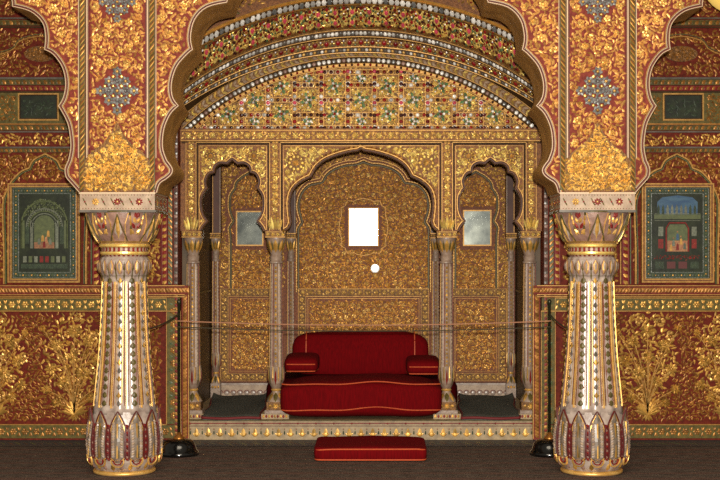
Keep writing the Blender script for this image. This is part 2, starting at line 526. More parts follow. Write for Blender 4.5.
# ------------------------------------------------------------------ big columns
def big_column(sg):
    LINE[0] = False
    D = 10.08; s = D/F; cx, cy = sg*XC, D
    t = thing('marble_column', ('left' if sg < 0 else 'right')+' large painted marble column of the front arcade with lotus base', 'column', (cx, cy, 0), 'large lotus columns of the front arcade')
    zz = lambda y: max(0, HC-(y-VY)*s)
    # foot ring
    mb = MB()
    lathe(mb, dens([(.225,0),(.236,.008),(.240,.018),(.236,.028),(.222,.038)], .005), cx, cy, lambda t_, z: 'gold' if z > .010 else 'pink_stone', 64)
    mb.build('foot_ring', t, smooth=True)
    # lotus base
    prof = [(.215,.032),(.240,.062),(.260,.11),(.272,.20),(.272,.28),(.264,.36),(.250,.44),(.240,.49)]
    rb = interp(prof)
    mb = MB()
    lathe(mb, dens(prof, .015), cx, cy, 'marble', 96, fn=lambda th, z, r: r-.006*abs(sin(6*th)))
    for k in range(12):
        a = 2*pi*k/12
        P = rmap(cx, cy, rb, a, 0)
        wv = lambda z: .048*min(1, ((z-.06)/.10))**.5 if z < .40 else .055
        # pointed petal outline
        def pet(sc, z1):
            pts = []
            for i in range(13):
                z = .115+(z1-.115)*i/12
                f = 1 if z < z1-.14 else max(0, 1-((z-(z1-.14))/.14)**1.5)
                g = min(1, .35+ (z-.115)/.05)
                pts.append((.060*sc*f*g, z))
            return [(-x, z) for x, z in pts]+[(x, z) for x, z in pts[::-1]]
        o = pet(1, .50)
        c = []; nO = len(o)
        # bulged petal body
        vs = []; fs = []
        for i in range(13):
            xl, z = o[i]; 
            for jx in (-1, -.5, 0, .5, 1):
                vs.append(P(-xl*jx*.98, z, .004+.014*(1-jx*jx)+.02*(max(0,z-.40)/.1)))
        for i in range(12):
            for j in range(4):
                fs.append((i*5+j, i*5+j+1, (i+1)*5+j+1, (i+1)*5+j))
        mb.add(vs, fs, 'petal_ground')
        tipz = lambda z: .02*(max(0, z-.40)/.1)
        Pt = lambda u, v, h, P=P, tz=tipz: P(u, v, h+.006+tz(v))
        ribbon(mb, Pt, o, .010, .012, 'maroon'); ribbon(mb, Pt, [(x*.86, .12+(z-.115)*.95) for x, z in o], .007, .009, 'gold')
        o2 = [(x*.72, .135+(z-.115)*.86) for x, z in o]
        # green stem line and white rope in the petal
        Pi = lambda u, v, h, P=P: P(u, v, h+.019)
        ribbon(mb, Pi, [(0,.15),(0,.41)], .013, .009, 'gold_dark'); ribbon(mb, Pi, [(.011,.15),(.011,.39)], .007, .006, 'paint_olive')
        for s3 in (-1, 1):
            rope(mb, lambda u, v, h, P=P: P(u, v, h+.016), [(s3*.030,.15),(s3*.030,.42)], .022, .020, ['marble','cream'], h=.016, slant=.8*s3)
        ribbon(mb, lambda u, v, h, P=P: P(u, v, h+.009), [(s3_*.052, .15+.01*j_) for s3_ in (1,) for j_ in range(24)], .008, .008, 'maroon')
        ribbon(mb, lambda u, v, h, P=P: P(u, v, h+.009), [(-.052, .15+.01*j_) for j_ in range(24)], .008, .008, 'maroon')
        # red twisted cord between petals
        P2 = rmap(cx, cy, rb, a+pi/12, 0)
        rope(mb, lambda u, v, h, P=P2: P(u, v, h+.008), [(0,.13),(0,.40)], .026, .017, ['paint_red','pink_stone','maroon'], h=.014)
        # loops at the foot of the petal
        loop = [(.045*sin(b), .125-.045*cos(b)) for b in [i*pi/8-pi*.6 for i in range(11)]]
        ribbon(mb, lambda u, v, h, P=P: P(u, v, h+.014), loop, .012, .012, 'gold')
        ribbon(mb, lambda u, v, h, P=P: P(u, v, h+.014), [(x*.6, .125+(z-.125)*.6) for x, z in loop], .010, .010, 'paint_red')
        rosette(mb, lambda u, v, h, P=P: P(u, v, h+.014), 0, .135, .020, 'pink_stone', 5, .012, 'gold')
    for k in range(24):
        P = rmap(cx, cy, rb, pi*k/12+.1, 0)
        leaf(mb, lambda u, v, h, P=P: P(u, v, h+.004), 0, .045, pi/2, .06, .035, .016, 'gold_dark' if k % 2 else 'pink_stone')
    mb.build('lotus_base', t, smooth=False)
    # shaft
    sp = [(.240,.47),(.232,.52),(.222,.62),(.212,.72),(.204,.80),(.192,.93),(.186,1.03),(.178,1.16),(.172,1.30),(.168,1.42),(.165,1.52)]
    rs = interp(sp)
    mb = MB()
    def fl(th, z, r):
        return r*(1+.028*cos(12*th))
    lathe(mb, dens(sp, .04), cx, cy, 'marble', 144, fn=fl)
    sh = mb.build('shaft', t, smooth=True)
    mb = MB()
    for k in range(12):
        a = 2*pi*k/12
        P = rmap(cx, cy, rs, a+pi/12, 0)
        Pg = lambda u, v, h, P=P: P(u, v, h-.004)
        ribbon(mb, Pg, [(0, z*.01) for z in range(52, 150, 4)], .012, .012, 'gold' )
        ribbon(mb, Pg, [(-.016, z*.01) for z in range(54, 150, 4)], .009, .006, 'brown_gold_ground')
        ribbon(mb, Pg, [(.016, z*.01) for z in range(54, 150, 4)], .009, .006, 'brown_gold_ground')
        P = rmap(cx, cy, rs, a, 0)
        Pc = lambda u, v, h, P=P: P(u, v, h+.005)
        z = .53; i = 0
        while z < 1.47:
            L = .062
            c = ('gold_dark' if (i % 2 and k % 2 == 0) else 'marble_grey' if k % 2 == 0 else 'paint_olive')
            leaf(mb, Pc, 0, z, pi/2, L*.85, .026 if k % 2 == 0 else .048, .010, c)
            for s3 in (-1, 1):
                leaf(mb, Pc, s3*.005, z+L*.2, pi/2-s3*.9, L*.42, .011, .005, 'paint_olive' if i % 2 else 'pink_stone', curl=s3*.6)
            z += L; i += 1
        for s3 in (-1, 1):
            ribbon(mb, Pc, [(s3*.023, zq*.01) for zq in range(56, 150, 4)], .005, .004, 'paint_red' if k % 2 else 'gold', h0=-.006)
    mb.build('carved_chain', sh)
    # petal collar
    mb = MB()
    cp = [(.166,1.52),(.176,1.53),(.188,1.56),(.193,1.60),(.188,1.64),(.176,1.665),(.160,1.675)]
    rc = interp(cp)
    lathe(mb, dens(cp, .012), cx, cy, 'marble', 96, fn=lambda th, z, r: r*(1+.012*cos(18*th)))
    for k in range(18):
        P = rmap(cx, cy, rc, 2*pi*k/18, 0)
        for q_, (w, m_) in enumerate(((.060,'pink_stone'),(.036,'gold'),(.020,'marble'))):
            leaf(mb, lambda u, v, h, P=P, q_=q_: P(u, v, h+.004+.004*q_), 0, 1.655-.01*q_, -pi/2, .135-.028*q_, w, .010, m_)
        P = rmap(cx, cy, rc, 2*pi*(k+.5)/18, 0)
        leaf(mb, P, 0, 1.64, -pi/2, .16, .018, .010, 'paint_olive')
    mb.build('petal_collar', t)
    # neck rings
    mb = MB()
    npf = [(.158,1.665),(.166,1.675),(.178,1.685),(.186,1.695),(.186,1.708),(.176,1.716),(.176,1.735),(.184,1.742),(.194,1.75),(.196,1.762),(.19,1.77)]
    lathe(mb, npf, cx, cy, lambda th, z: 'gold_bright' if (1.685 < z < 1.712 or z > 1.742) else ('paint_red' if int(th*60/6.283) % 2 else 'cream'), 60)
    mb.build('neck_ring', t, smooth=False)
    # bowl capital
    kp = [(.186,1.765),(.205,1.79),(.228,1.825),(.250,1.87),(.270,1.92),(.282,1.965),(.288,2.0),(.288,2.018),(.27,2.026)]
    rk = interp(kp[:-1])
    mb = MB()
    lathe(mb, dens(kp, .015), cx, cy, 'pink_stone', 96)
    for k in range(12):
        P = rmap(cx, cy, rk, 2*pi*k/12, 0)
        r_ = lambda z: rk(z)/.288
        # big leaf, alternately a pointed spear and a branching spray
        if k % 2 == 0:
            leaf(mb, P, 0, 1.775, pi/2, .225, .060, .018, 'marble')
            leaf(mb, lambda u, v, h, P=P: P(u, v, h+.006), 0, 1.80, pi/2, .19, .030, .016, 'gold')
            for s3 in (-1, 1):
                ribbon(mb, lambda u, v, h, P=P: P(u, v, h+.006), [(s3*.06,1.79),(s3*.045,1.85),(s3*.02,1.92),(0,1.99)], .010, .010, 'paint_olive')
        else:
            for j in range(4):
                zq = 1.84+j*.042
                for s3 in (-1, 1):
                    leaf(mb, P, s3*.004, zq, pi/2-s3*(.95-.15*j), .062-.007*j, .026, .016, 'paint_red' if j % 2 else 'gold', curl=s3*.5)
            leaf(mb, P, 0, 1.955, pi/2, .05, .022, .014, 'paint_red')
            for j in range(5):
                for s3 in (-1, 1): leaf(mb, P, s3*(.026+.006*j), 1.83+j*.036, pi/2-s3*(.5), .05, .018, .012, ('gold','paint_olive','gold_dark')[j % 3], curl=s3*.8)
            for s3 in (-1, 1):
                ribbon(mb, P, [(s3*.062,1.775),(s3*.075,1.85),(s3*.085,1.92),(s3*.068,2.0)], .008, .010, 'gold')
    for j, (zq, c) in enumerate(((2.012,'paint_olive'),(1.782,'gold'))):
        Pk = cylmap(cx, cy, rk)
        ribbon(mb, Pk, [(2*pi*i/64, zq) for i in range(65)], .014, .010, c)
    mb.build('capital', t)
    # abacus block
    zt = Z(192, DF); z0 = Z(211.5, DF)
    mb = MB(); h = .282
    box(mb, cx-h, cx+h, D-h, D+h, z0, zt-.001, 'cream')
    box(mb, cx-h-.006, cx+h+.006, D-h-.006, D+h+.006, z0-.006, z0+.012, 'marble_grey')
    box(mb, cx-h-.006, cx+h+.006, D-h-.006, D+h+.006, zt-.014, zt-.0015, 'cream_line')
    ab = mb.build('abacus', t)
    mb = MB()
    zm = (zt+z0)/2
    for face in range(4):
        A = face*pi/2
        Pb = lambda u, v, hh, A=A: (cx+u*cos(A)+(h+hh)*sin(A), D+u*sin(A)-(h+hh)*cos(A), v)
        for i, u in enumerate((-.165, 0, .165)):
            rosette(mb, Pb, u, zm, .030, 'paint_red' if i else 'gold_dark', 8, .006, 'gold')
        for i in range(8):
            u = -.245+i*.07
            if min(abs(u-q) for q in (-.165,0,.165)) < .03: continue
            for s3 in (-1, 1): leaf(mb, Pb, u, zm, s3*pi/2+.5, .035, .012, .004, 'paint_olive')
            dome(mb, Pb, u, zm, .008, .005, 'paint_red', 6)
        for zq in (zm-.052, zm+.050):
            beads(mb, Pb, [(-.27, zq), (.27, zq)], .004, .022, ['paint_red', 'paint_olive'], .003)
    mb.build('painted_flowers', ab)
    LINE[0] = True
    return t
for sg in (-1, 1): big_column(sg)

# ------------------------------------------------------------------ side walls of the throne wall (D = 11.8)
DW = 11.8; SW = DW/F
def aX(px): return (px-VX)*SW+CX     # |x| from a pixel right of centre
def lX(px): return (VX-px)*SW-CX     # |x| from a pixel left of centre
ZW = lambda y: Z(y, DW)
XI = 1.66; XO = 5.0
def bush(mb, P, cx, z0, H, W_):
    for k in range(9):
        a = pi/2+(k-4)*.27
        leaf(mb, P, cx, z0+.04, a, .17-.01*abs(k-4), .040, .016, 'gold_dark', curl=(k-4)*.08)
    for k in range(4): leaf(mb, P, cx, z0+.05, -pi/2+(k-1.5)*.5, .07, .024, .012, 'gold_dark')
    fl = [(0,.88,.075),(-.16,.78,.06),(.19,.74,.062),(.02,.62,.06),(-.26,.58,.062),(.27,.50,.062),(-.10,.46,.068),(.12,.38,.06),(-.30,.34,.055),(.32,.30,.05),(-.19,.22,.05),(.20,.17,.05),(-.34,.86,.04),(.36,.90,.035)]
    for (u, v, r) in fl:
        x = cx+u*W_; z = z0+v*H; r *= H/.95
        pts = []
        for i in range(9):
            t = i/8; pts.append((cx+(x-cx)*t**1.4, z0+.06+(z-z0-.06)*t**.75))
        ribbon(mb, P, pts, .010, .008, 'gold_dim')
        for j in (2, 3, 4, 5, 6, 7):
            px, pz = pts[j]
            for s3 in (-1, 1):
                leaf(mb, P, px, pz, math.atan2(pts[j][1]-pts[j-1][1], pts[j][0]-pts[j-1][0])+s3*.8, .055, .022, .010, 'gold_dim', curl=-s3*.7)
        rosette(mb, lambda a, b, h: P(a, b, h+.005), x, z, r, 'gold_dark', 9, .014, 'gold_dim')
        rosette(mb, lambda a, b, h: P(a, b, h+.012), x, z, r*.55, 'gold_dark', 7, .010, 'gold_dark')

for sg in (-1, 1):
    nm = 'left' if sg < 0 else 'right'
    mir = sg < 0
    mb = MB(); slab(mb, [rp(XI, XO, 0, CEIL)], DW, DW+.25, 'red_dark')
    w = struct(mb.build('wall_back_'+nm, mirror=mir))
    P = plane(DW)
    x0 = XI+.01; xd = lX(160)-.02    # dado inner edge
    # ---- dado field
    dl, dr = aX(557), XO-.05
    zt, zb_ = ZW(312), ZW(424)
    mb = MB()
    bx = [2.60, 3.32, 4.04]
    envs = {}
    for b in bx:
        cz_ = (zt+zb_)/2+.05
        pl_ = [(b+.31*cos(k_*.3142)*(1 if sin(k_*.3142) > 0 else 1+.55*sin(k_*.3142)), cz_+.50*sin(k_*.3142)) for k_ in range(20)]
        envs[b] = pip(pl_)
    envx = lambda x, y: any(e(x, y) for e in envs.values())
    for b in bx: bush(mb, plane(DW-.004), b, zb_+.04, .92, .8)
    fill(mb, P, rect(dl+.03, 3.9, zb_+.02, zt-.01), .16, 'gold_dim', rr=.018, L=.044, W=.016, h=.008, q=.0245, ex=envx)
    for b in bx:
        fill(mb, plane(DW-.003), envs[b], .17, 'gold_dark', rr=.045, L=.058, W=.023, h=.012, q=.036, mr='gold', mc='gold_dim')
    mb.build('flowering_bush_relief', w, mirror=mir)
    # ---- green borders of the dado
    mb = MB()
    x1 = 3.95
    zg0, zg1 = ZW(298), ZW(311)
    box(mb, dl-.02-.12, XO-.02, DW-.012, DW, zg0, zg1, 'green_ground')     # placeholder order z0<z1 handled below
    box(mb, dl-.14, dl-.02, DW-.012, DW, ZW(424), zg1, 'green_ground')
    box(mb, dl-.14, XO-.02, DW-.012, DW, ZW(438), ZW(425), 'green_ground')
    Pg = plane(DW-.012)
    zc = (zg0+zg1)/2
    chain(mb, Pg, [(dl, zc), (x1, zc)], .095, 'gold_dark', 'gold', k=1.25)
    chain(mb, Pg, [(dl-.08, ZW(422)), (dl-.08, zc)], .095, 'gold_dim', 'gold', k=1.25, ml='paint_green')
    zc2 = (ZW(438)+ZW(425))/2
    chain(mb, Pg, [(dl-.06, zc2), (x1, zc2)], .095, 'gold_dim', 'gold_dim', k=1.1, ml='gold_dim')
    for path in ([(dl-.018, ZW(425)), (dl-.018, zg0-.0), (x1, zg0)], [(dl-.145, ZW(440)), (dl-.145, zg1), (x1, zg1)], [(dl-.02, ZW(424.5)), (x1, ZW(424.5))]):
        ribbon(mb, Pg, path, .012, .008, 'gold')
    mb.build('green_floral_border', w, mirror=mir)
    # ---- red and gold moulding above dado, turning down at the pavilion side
    mb = MB()
    zm = ZW(290); xs = dl-.185
    box(mb, xs-.035, XO-.02, DW-.03, DW, ZW(294.5), ZW(285.5), 'red_ground')
    box(mb, xs-.035, xs+.030, DW-.02, DW, .01, ZW(294.5), 'red_ground')
    rope(mb, plane(DW-.03), [(xs-.03, ZW(290)), (x1, ZW(290))], .045, .030, ['gold_dim'], h=.008, slant=.8)
    rope(mb, plane(DW-.03), [(xs-.03, ZW(290)), (x1, ZW(290))], .040, .030, ['gold_dim'], h=.006, slant=-.8)
    rope(mb, plane(DW-.02), [(xs, .03), (xs, ZW(290))], .040, .030, ['gold_dim'], h=.008, slant=.8)
    for y in (285.6, 294.6, 296.6): ribbon(mb, P, [(xs, ZW(y)), (x1, ZW(y))], .012, .036, 'gold_dim')
    ribbon(mb, P, [(xs-.034, .02), (xs-.034, ZW(285.5))], .012, .030, 'gold')
    mb.build('red_gold_moulding', w, mirror=mir)
    # ---- vertical strips beside the pavilion, above the dado
    mb = MB()
    v0, v1 = ZW(284), CEIL-.02
    for (a, b, m_) in ((XI, XI+.035, 'plum_brown'), (XI+.05, XI+.085, 'paint_green'), (XI+.095, XI+.145, 'paint_red')):
        box(mb, a, b, DW-.02, DW, v0, v1, m_)
    rope(mb, plane(DW-.02), [(XI+.017, v0), (XI+.017, v1)], .024, .03, ['marble_grey', 'plum_brown', 'pink_stone'], h=.006, slant=.7)
    rope(mb, plane(DW-.02), [(XI+.12, v0), (XI+.12, v1)], .040, .030, ['gold_dark', 'paint_red'], h=.010)
    rope(mb, plane(DW-.02), [(XI+.068, v0), (XI+.068, v1)], .020, .05, ['gold_dim'], h=.006)
    xk = 2.40                      # second striped strip next to the painting
    for xq in (xk,):
        box(mb, xq-.03, xq+.03, DW-.015, DW, v0, ZW(180), 'paint_red')
        rope(mb, plane(DW-.015), [(xq, v0), (xq, ZW(180))], .045, .030, ['gold_dark', 'paint_red'], h=.010)
        ribbon(mb, P, [(xq-.045, v0), (xq-.045, ZW(180))], .014, .016, 'gold_dim')
        ribbon(mb, P, [(xq+.045, v0), (xq+.045, ZW(180))], .014, .016, 'paint_green')
    # same line again down low beside the pavilion columns
    box(mb, XI, XI+.03, DW-.015, DW, .02, v0-.001, 'green_ground')
    rope(mb, plane(DW-.015), [(XI+.015, .02), (XI+.015, v0)], .022, .03, ['paint_red', 'gold_dim'], h=.005)
    mb.build('striped_border', w, mirror=mir)
    # ---- floral field behind/around the painting
    mb = MB()
    fill(mb, P, rect(XI+.17, xk-.06, v0+.01, ZW(152)), .13, 'gold_dark', rr=.034, L=.046, W=.022, h=.010, q=.0265)
    pa0, pa1 = aX(641), aX(712)
    arch = cr([(pa0-.05, ZW(283.9)), (pa0-.05, ZW(250)), (pa0-.06, ZW(205)), (pa0-.02, ZW(190)), (pa0+.02, ZW(181)), (pa0+.10, ZW(172)), (pa0+.18, ZW(168)), (pa0+.22, ZW(160)), ((pa0+pa1)/2, ZW(154)),
               (pa1-.22, ZW(160)), (pa1-.18, ZW(168)), (pa1-.10, ZW(172)), (pa1-.02, ZW(181)), (pa1+.02, ZW(190)), (pa1+.06, ZW(205)), (pa1+.05, ZW(250)), (pa1+.05, ZW(284))], 4, (4, 6, 8, 10, 12))
    ia = pip(arch)
    fill(mb, P, rect(xk+.06, 3.5, ZW(284), ZW(152)), .12, 'gold_dim', rr=.03, L=.046, W=.022, h=.009, q=.027,
         ex=lambda x, y: pa0-.03 < x < pa1+.03 and y < ZW(180))
    ribbon(mb, P, arch, .022, .018, 'gold_dim'); ribbon(mb, P, arch, .012, .020, 'paint_green', off=-.018)
    # ---- band y 133-147
    fill(mb, P, rect(2.2, 3.9, ZW(146.5), ZW(134)), .11, 'gold_dark', rr=.034, L=.042, W=.018, h=.008, q=.026)
    # ---- upper red band y 27-78 with ogee arch lines and a gold cartouche
    cart = [( (aX(681)), ZW(54), .15, .072)]
    exc = lambda x, y: any(((x-a)/(rx+.03))**2+((y-b)/(rz+.03))**2 < 1 for a, b, rx, rz in cart)
    fill(mb, P, rect(2.1, 3.9, ZW(77), ZW(29)), .15, 'gold_dim', rr=.03, L=.048, W=.020, h=.008, q=.030, ex=exc)
    fill(mb, P, rect(1.7, 3.9, ZW(18), CEIL), .15, 'gold_dim', rr=.03, L=.048, W=.020, h=.008, q=.030)
    for a, b, rx, rz in cart:
        e = pip([(a+rx*cos(t*.2618), b+rz*sin(t*.2618)) for t in range(24)])
        pl = [(a+rx*cos(t*.2618), b+rz*sin(t*.2618)) for t in range(24)]
        slab(mb, [pl], DW-.010, DW, 'gold_ground')
        fill(mb, plane(DW-.010), e, .05, 'gold_dim', rr=.016, L=.024, W=.012, h=.006, q=.018)
        og = cr([(a-.62, b-.03), (a-.35, b+.0), (a-.24, b+.05), (a-.18, b+.12), (a, b+.16), (a+.18, b+.12), (a+.24, b+.05), (a+.35, b), (a+.62, b-.03)], 4, (2, 6))
        ribbon(mb, P, og, .014, .012, 'gold')
        ribbon(mb, P, [(x, y+.02) for x, y in og], .008, .008, 'paint_green')
    mb.build('floral_relief', w, mirror=mir)
    # ---- horizontal stripes
    mb = MB()
    def stripe(y, hgt, mats, base='paint_olive', x_=1.85):
        z = ZW(y); box(mb, x_, XO-.05, DW-.02, DW, z-hgt/2, z+hgt/2, base)
        rope(mb, plane(DW-.02), [(x_, z), (3.9, z)], hgt*.8, hgt*.62, mats, h=.009)
    def line(y, m_, w_=.012, h_=.022):
        box(mb, 1.85, XO-.05, DW-h_, DW, ZW(y)-w_/2, ZW(y)+w_/2, m_)
    stripe(23, .05, ['gold_dim', 'paint_olive']); line(18.5, 'marble_grey'); line(27.5, 'brown_dark')
    line(78.5, 'marble_grey', .018); stripe(82.5, .05, ['gold_dim', 'paint_olive']); stripe(88.5, .04, ['gold_dim', 'paint_red'], 'paint_red'); line(92, 'brown_dark')
    line(124.3, 'gold_dim'); stripe(128, .045, ['gold_dim', 'paint_olive']); line(132, 'marble_grey')
    line(147.5, 'marble_grey'); stripe(150.5, .035, ['gold_dim', 'paint_olive'])
    mb.build('striped_border', w, mirror=mir)
    # ---- green band with picture
    mb = MB()
    box(mb, 1.95, XO-.05, DW-.008, DW, ZW(123.5), ZW(92.8), 'green_ground')
    a0, a1 = aX(662), aX(703)
    fill(mb, plane(DW-.008), rect(2.0, 3.9, ZW(122.5), ZW(94)), .09, 'gold_dim', rr=.024, L=.030, W=.013, h=.007, q=.026,
         ex=lambda x, y: a0-.03 < x < a1+.03)
    mb.build('green_floral_band', w, mirror=mir)

# ------------------------------------------------------------------ paintings
def frame_loop(x0, x1, z0, z1): return [(x0,z0),(x1,z0),(x1,z1),(x0,z1)]
def frame_slab(mb, x0, x1, z0, z1, t, D0, D1, m):
    slab(mb, [frame_loop(x0,x1,z0,z1), frame_loop(x0+t,x1-t,z0+t,z1-t)[::-1]], D0, D1, m)
for sg in (-1, 1):
    side_ = 'left' if sg < 0 else 'right'
    P0 = plane(DW-.03)
    pa0, pa1, q0, q1 = aX(641), aX(712), ZW(282), ZW(184)
    xc, zc = (pa0+pa1)/2, (q0+q1)/2
    lab = ('framed painting of a domed white pavilion with seated figures, dark green border' if sg < 0 else
           'framed painting of a palace court under blue sky, green border and red squares')
    t = thing('framed_painting', lab, 'painting', (sg*xc, DW, q0))
    mir = sg < 0
    mb = MB()
    frame_slab(mb, pa0, pa1, q0, q1, .030, DW-.055, DW, 'brown_gold_ground')
    frame_slab(mb, pa0-.004, pa1+.004, q0-.004, q1+.004, .012, DW-.062, DW, 'gold_line')
    frame_slab(mb, pa0+.022, pa1-.022, q0+.022, q1-.022, .010, DW-.060, DW-.002, 'gold_line')
    mb.build('frame', t, mirror=mir)
    mb = MB()
    i0, i1, k0, k1 = pa0+.032, pa1-.032, q0+.032, q1-.032
    box(mb, i0, i1, DW-.030, DW-.002, k0, k1, 'green_deep')
    for d in (.030,):
        pth = [(i0+d,k0+d),(i1-d,k0+d),(i1-d,k1-d),(i0+d,k1-d)]
        beads(mb, P0, pth, .009, .026, ['picture_white','paint_green','gold_dark'], .003, closed=True)
    for d in (.008, .056):
        ribbon(mb, P0, [(i0+d,k0+d),(i1-d,k0+d),(i1-d,k1-d),(i0+d,k1-d)], .006, .003, 'silver', closed=True)
    mb.build('patterned_border', t, mirror=mir)
    mb = MB()
    i0 += .062; i1 -= .062; k0 += .062; k1 -= .062; w_ = i1-i0; h_ = k1-k0
    Dp = DW-.032; Pp = plane(Dp-.003)
    box(mb, i0, i1, Dp-.002, Dp, k0, k1, 'picture_dark')
    U = lambda a: i0+a*w_; V = lambda b: k0+b*h_
    def flat(pts, m_, lv=1): mb.add([plane(Dp-.002)(U(a), V(b), .002*lv) for a, b in pts], [tuple(range(len(pts)))], m_)
    def archp(c, r, z0, n=12, sq=1.): return [(c+r*cos(pi*i/n), z0+sq*r*w_/h_*sin(pi*i/n)) for i in range(n+1)]
    if sg < 0:
        # white arches around a small scene with seated figures
        ribbon(mb, Pp, [(U(a), V(b)) for a, b in [(.05,.30)]+archp(.5,.45,.62)[::-1]+[(.95,.30)]], .016, .003, 'paint_green')
        fill(mb, Pp, pip([(U(a), V(b)) for a, b in [(.05,.7)]+archp(.5,.45,.66)[::-1]+[(.95,.7)]]), .05, 'paint_green', rr=.014, L=.02, W=.01, h=.003, q=.018,
             ex=lambda x, y: math.hypot((x-U(.5)), (y-V(.58))) < .30*w_)
        for r, m_ in ((.36,'picture_white'),(.31,'paint_green'),(.26,'picture_white')):
            ribbon(mb, Pp, [(U(a), V(b)) for a, b in archp(.5, r, .58)], .012, .003, m_)
        beads(mb, Pp, [(U(a), V(b)) for a, b in archp(.5, .335, .58)], .007, .02, ['picture_white'], .002)
        beads(mb, Pp, [(U(a), V(b)) for a, b in archp(.5, .23, .56)], .006, .018, ['picture_white'], .002)
        flat([(.30,.30),(.70,.30),(.70,.60)]+archp(.5,.20,.60)+[(.30,.60)], 'paint_green', 2)
        flat([(.30,.30),(.70,.30),(.70,.38),(.30,.38)], 'picture_skin', 3)
        for a in (.05,.22,.72,.89):
            flat([(a,.30),(a+.06,.30),(a+.06,.66),(a,.66)], 'picture_white' if a in (.22,.72) else 'paint_green', 2)
        for a in (.11,.80): flat([(a,.36),(a+.08,.36),(a+.08,.58),(a+.04,.62),(a,.58)], 'green_deep', 1)
        figs = [(.38,.40,'picture_white'),(.46,.42,'picture_skin'),(.53,.44,'gold_line'),(.60,.40,'picture_white'),(.50,.36,'paint_red'),(.42,.50,'gold_line')]
        flat([(.04,.04),(.96,.04),(.96,.10),(.04,.10)], 'green_deep', 2)
        for i in range(8):
            a = .08+i*.11
            flat([(a,.12),(a+.07,.12),(a+.07,.2),(a,.2)], ('paint_red' if 3 <= i <= 4 else 'picture_white' if i % 2 else 'paint_green'), 2)
    else:
        flat([(.10,.74),(.90,.74),(.90,.90),(.80,.96),(.5,.985),(.20,.96),(.10,.90)], 'blue_paint', 1)
        for i in range(9):
            a = .10+i*.09
            flat([(a,.74),(a+.05,.74),(a+.05,.82),(a+.025,.87),(a,.82)], 'green_deep' if i in (0,1,7,8) else 'picture_white', 2)
        flat([(.04,.68),(.96,.68),(.96,.74),(.04,.74)], 'paint_green', 2)
        for y in (.66,.70,.75): ribbon(mb, Pp, [(U(.05),V(y)),(U(.95),V(y))], .006, .002, 'picture_white')
        ribbon(mb, Pp, [(U(a), V(b)) for a, b in [(.28,.26),(.28,.56),(.34,.63),(.66,.63),(.72,.56),(.72,.26)]], .014, .003, 'paint_red')
        flat([(.30,.26),(.70,.26),(.70,.56),(.65,.61),(.35,.61),(.30,.56)], 'paint_green', 1)
        flat([(.30,.26),(.70,.26),(.70,.40),(.30,.40)], 'picture_skin', 2)
        for a in (.12,.78):
            for b in (.30,.46): flat([(a,b),(a+.1,b),(a+.1,b+.12),(a,b+.12)], 'paint_red' if b < .4 else 'picture_white', 2)
            rosette(mb, Pp, U(a+.05), V(.36), .022, 'gold_dark', 6, .003)
        figs = [(.42,.38,'picture_white'),(.50,.46,'blue_paint'),(.57,.40,'gold_line'),(.64,.34,'picture_white'),(.37,.32,'gold_line'),(.50,.33,'paint_red')]
        for i in range(4):
            a = .06+i*.23
            flat([(a,.04),(a+.17,.04),(a+.17,.13),(a,.13)], 'green_deep' if i in (0,3) else 'maroon', 2)
            rosette(mb, Pp, U(a+.085), V(.085), .016, 'gold_dark' if i in (0,3) else 'paint_red', 6, .003)
        fill(mb, Pp, rect(U(.05), U(.95), V(.15), V(.22)), .04, 'paint_red', rr=.012, L=.02, W=.008, h=.003, q=.018)
    for a, b, m_ in figs:
        flat([(a-.03,b-.05),(a+.03,b-.05),(a+.022,b+.02),(a,b+.035),(a-.022,b+.02)], m_, 4)
        dome(mb, Pp, U(a), V(b+.055), .008, .003, 'picture_skin', 8)
    mb.build('picture', t, mirror=mir)
    # small dark painting above
    a0, a1, b0, b1 = aX(662), aX(703), ZW(121), ZW(93.5)
    t = thing('small_painting', 'small dark landscape painting set in the green band, upper '+side_+' wall', 'painting', (sg*(a0+a1)/2, DW, b0))
    mb = MB(); frame_slab(mb, a0, a1, b0, b1, .018, DW-.035, DW-.001, 'gold_line')
    frame_slab(mb, a0+.014, a1-.014, b0+.014, b1-.014, .008, DW-.038, DW-.002, 'brown_dark'); mb.build('frame', t, mirror=mir)
    mb = MB(); box(mb, a0+.018, a1-.018, DW-.022, DW-.003, b0+.018, b1-.018, 'picture_dark')
    Pq = plane(DW-.022)
    fill(mb, Pq, rect(a0+.03, a1-.03, b0+.03, b1-.05), .07, 'green_deep', rr=.012, L=.05, W=.012, h=.003, q=.035)
    mb.build('picture', t, mirror=mir)

# ------------------------------------------------------------------ throne pavilion: plinth, screen, niche walls
ZP = .178
mb = MB()
box(mb, -XI, XI, DW, 14.0, 0, ZP-.035, 'plinth_stone')
box(mb, -XI, XI, DW+.005, 14.0, ZP-.035, ZP, 'plinth_stone')
tr = struct(mb.build('trim_1'))
mb = MB(); P = plane(DW)
zq = ZW(433)
for i in range(31):
    x = -1.60+i*.1067
    dome(mb, P, x, zq-.012, .024, .006, 'gold_dark', 8)
    leaf(mb, P, x, zq-.03, pi/2, .075, .04, .010, 'gold')
    for s3 in (-1, 1): leaf(mb, P, x, zq-.03, pi/2-s3*.9, .045, .018, .006, 'gold')
    leaf(mb, P, x+.053, zq-.02, pi/2, .045, .014, .004, 'green_deep')
    dome(mb, P, x+.053, zq+.035, .006, .004, 'paint_red', 6)
for y, m_, w_ in ((423.3,'paint_red',.010),(426,'maroon',.006),(420.6,'paint_olive',.010),(440.3,'brown_dark',.010)):
    ribbon(mb, P, [(-XI+.01, ZW(y)), (XI-.01, ZW(y))], w_, .006, m_)
for i in range(20):
    dome(mb, P, -1.55+i*.163, ZW(423.5), .010, .008, 'paint_red', 6)
mb.build('lotus_frieze', tr)

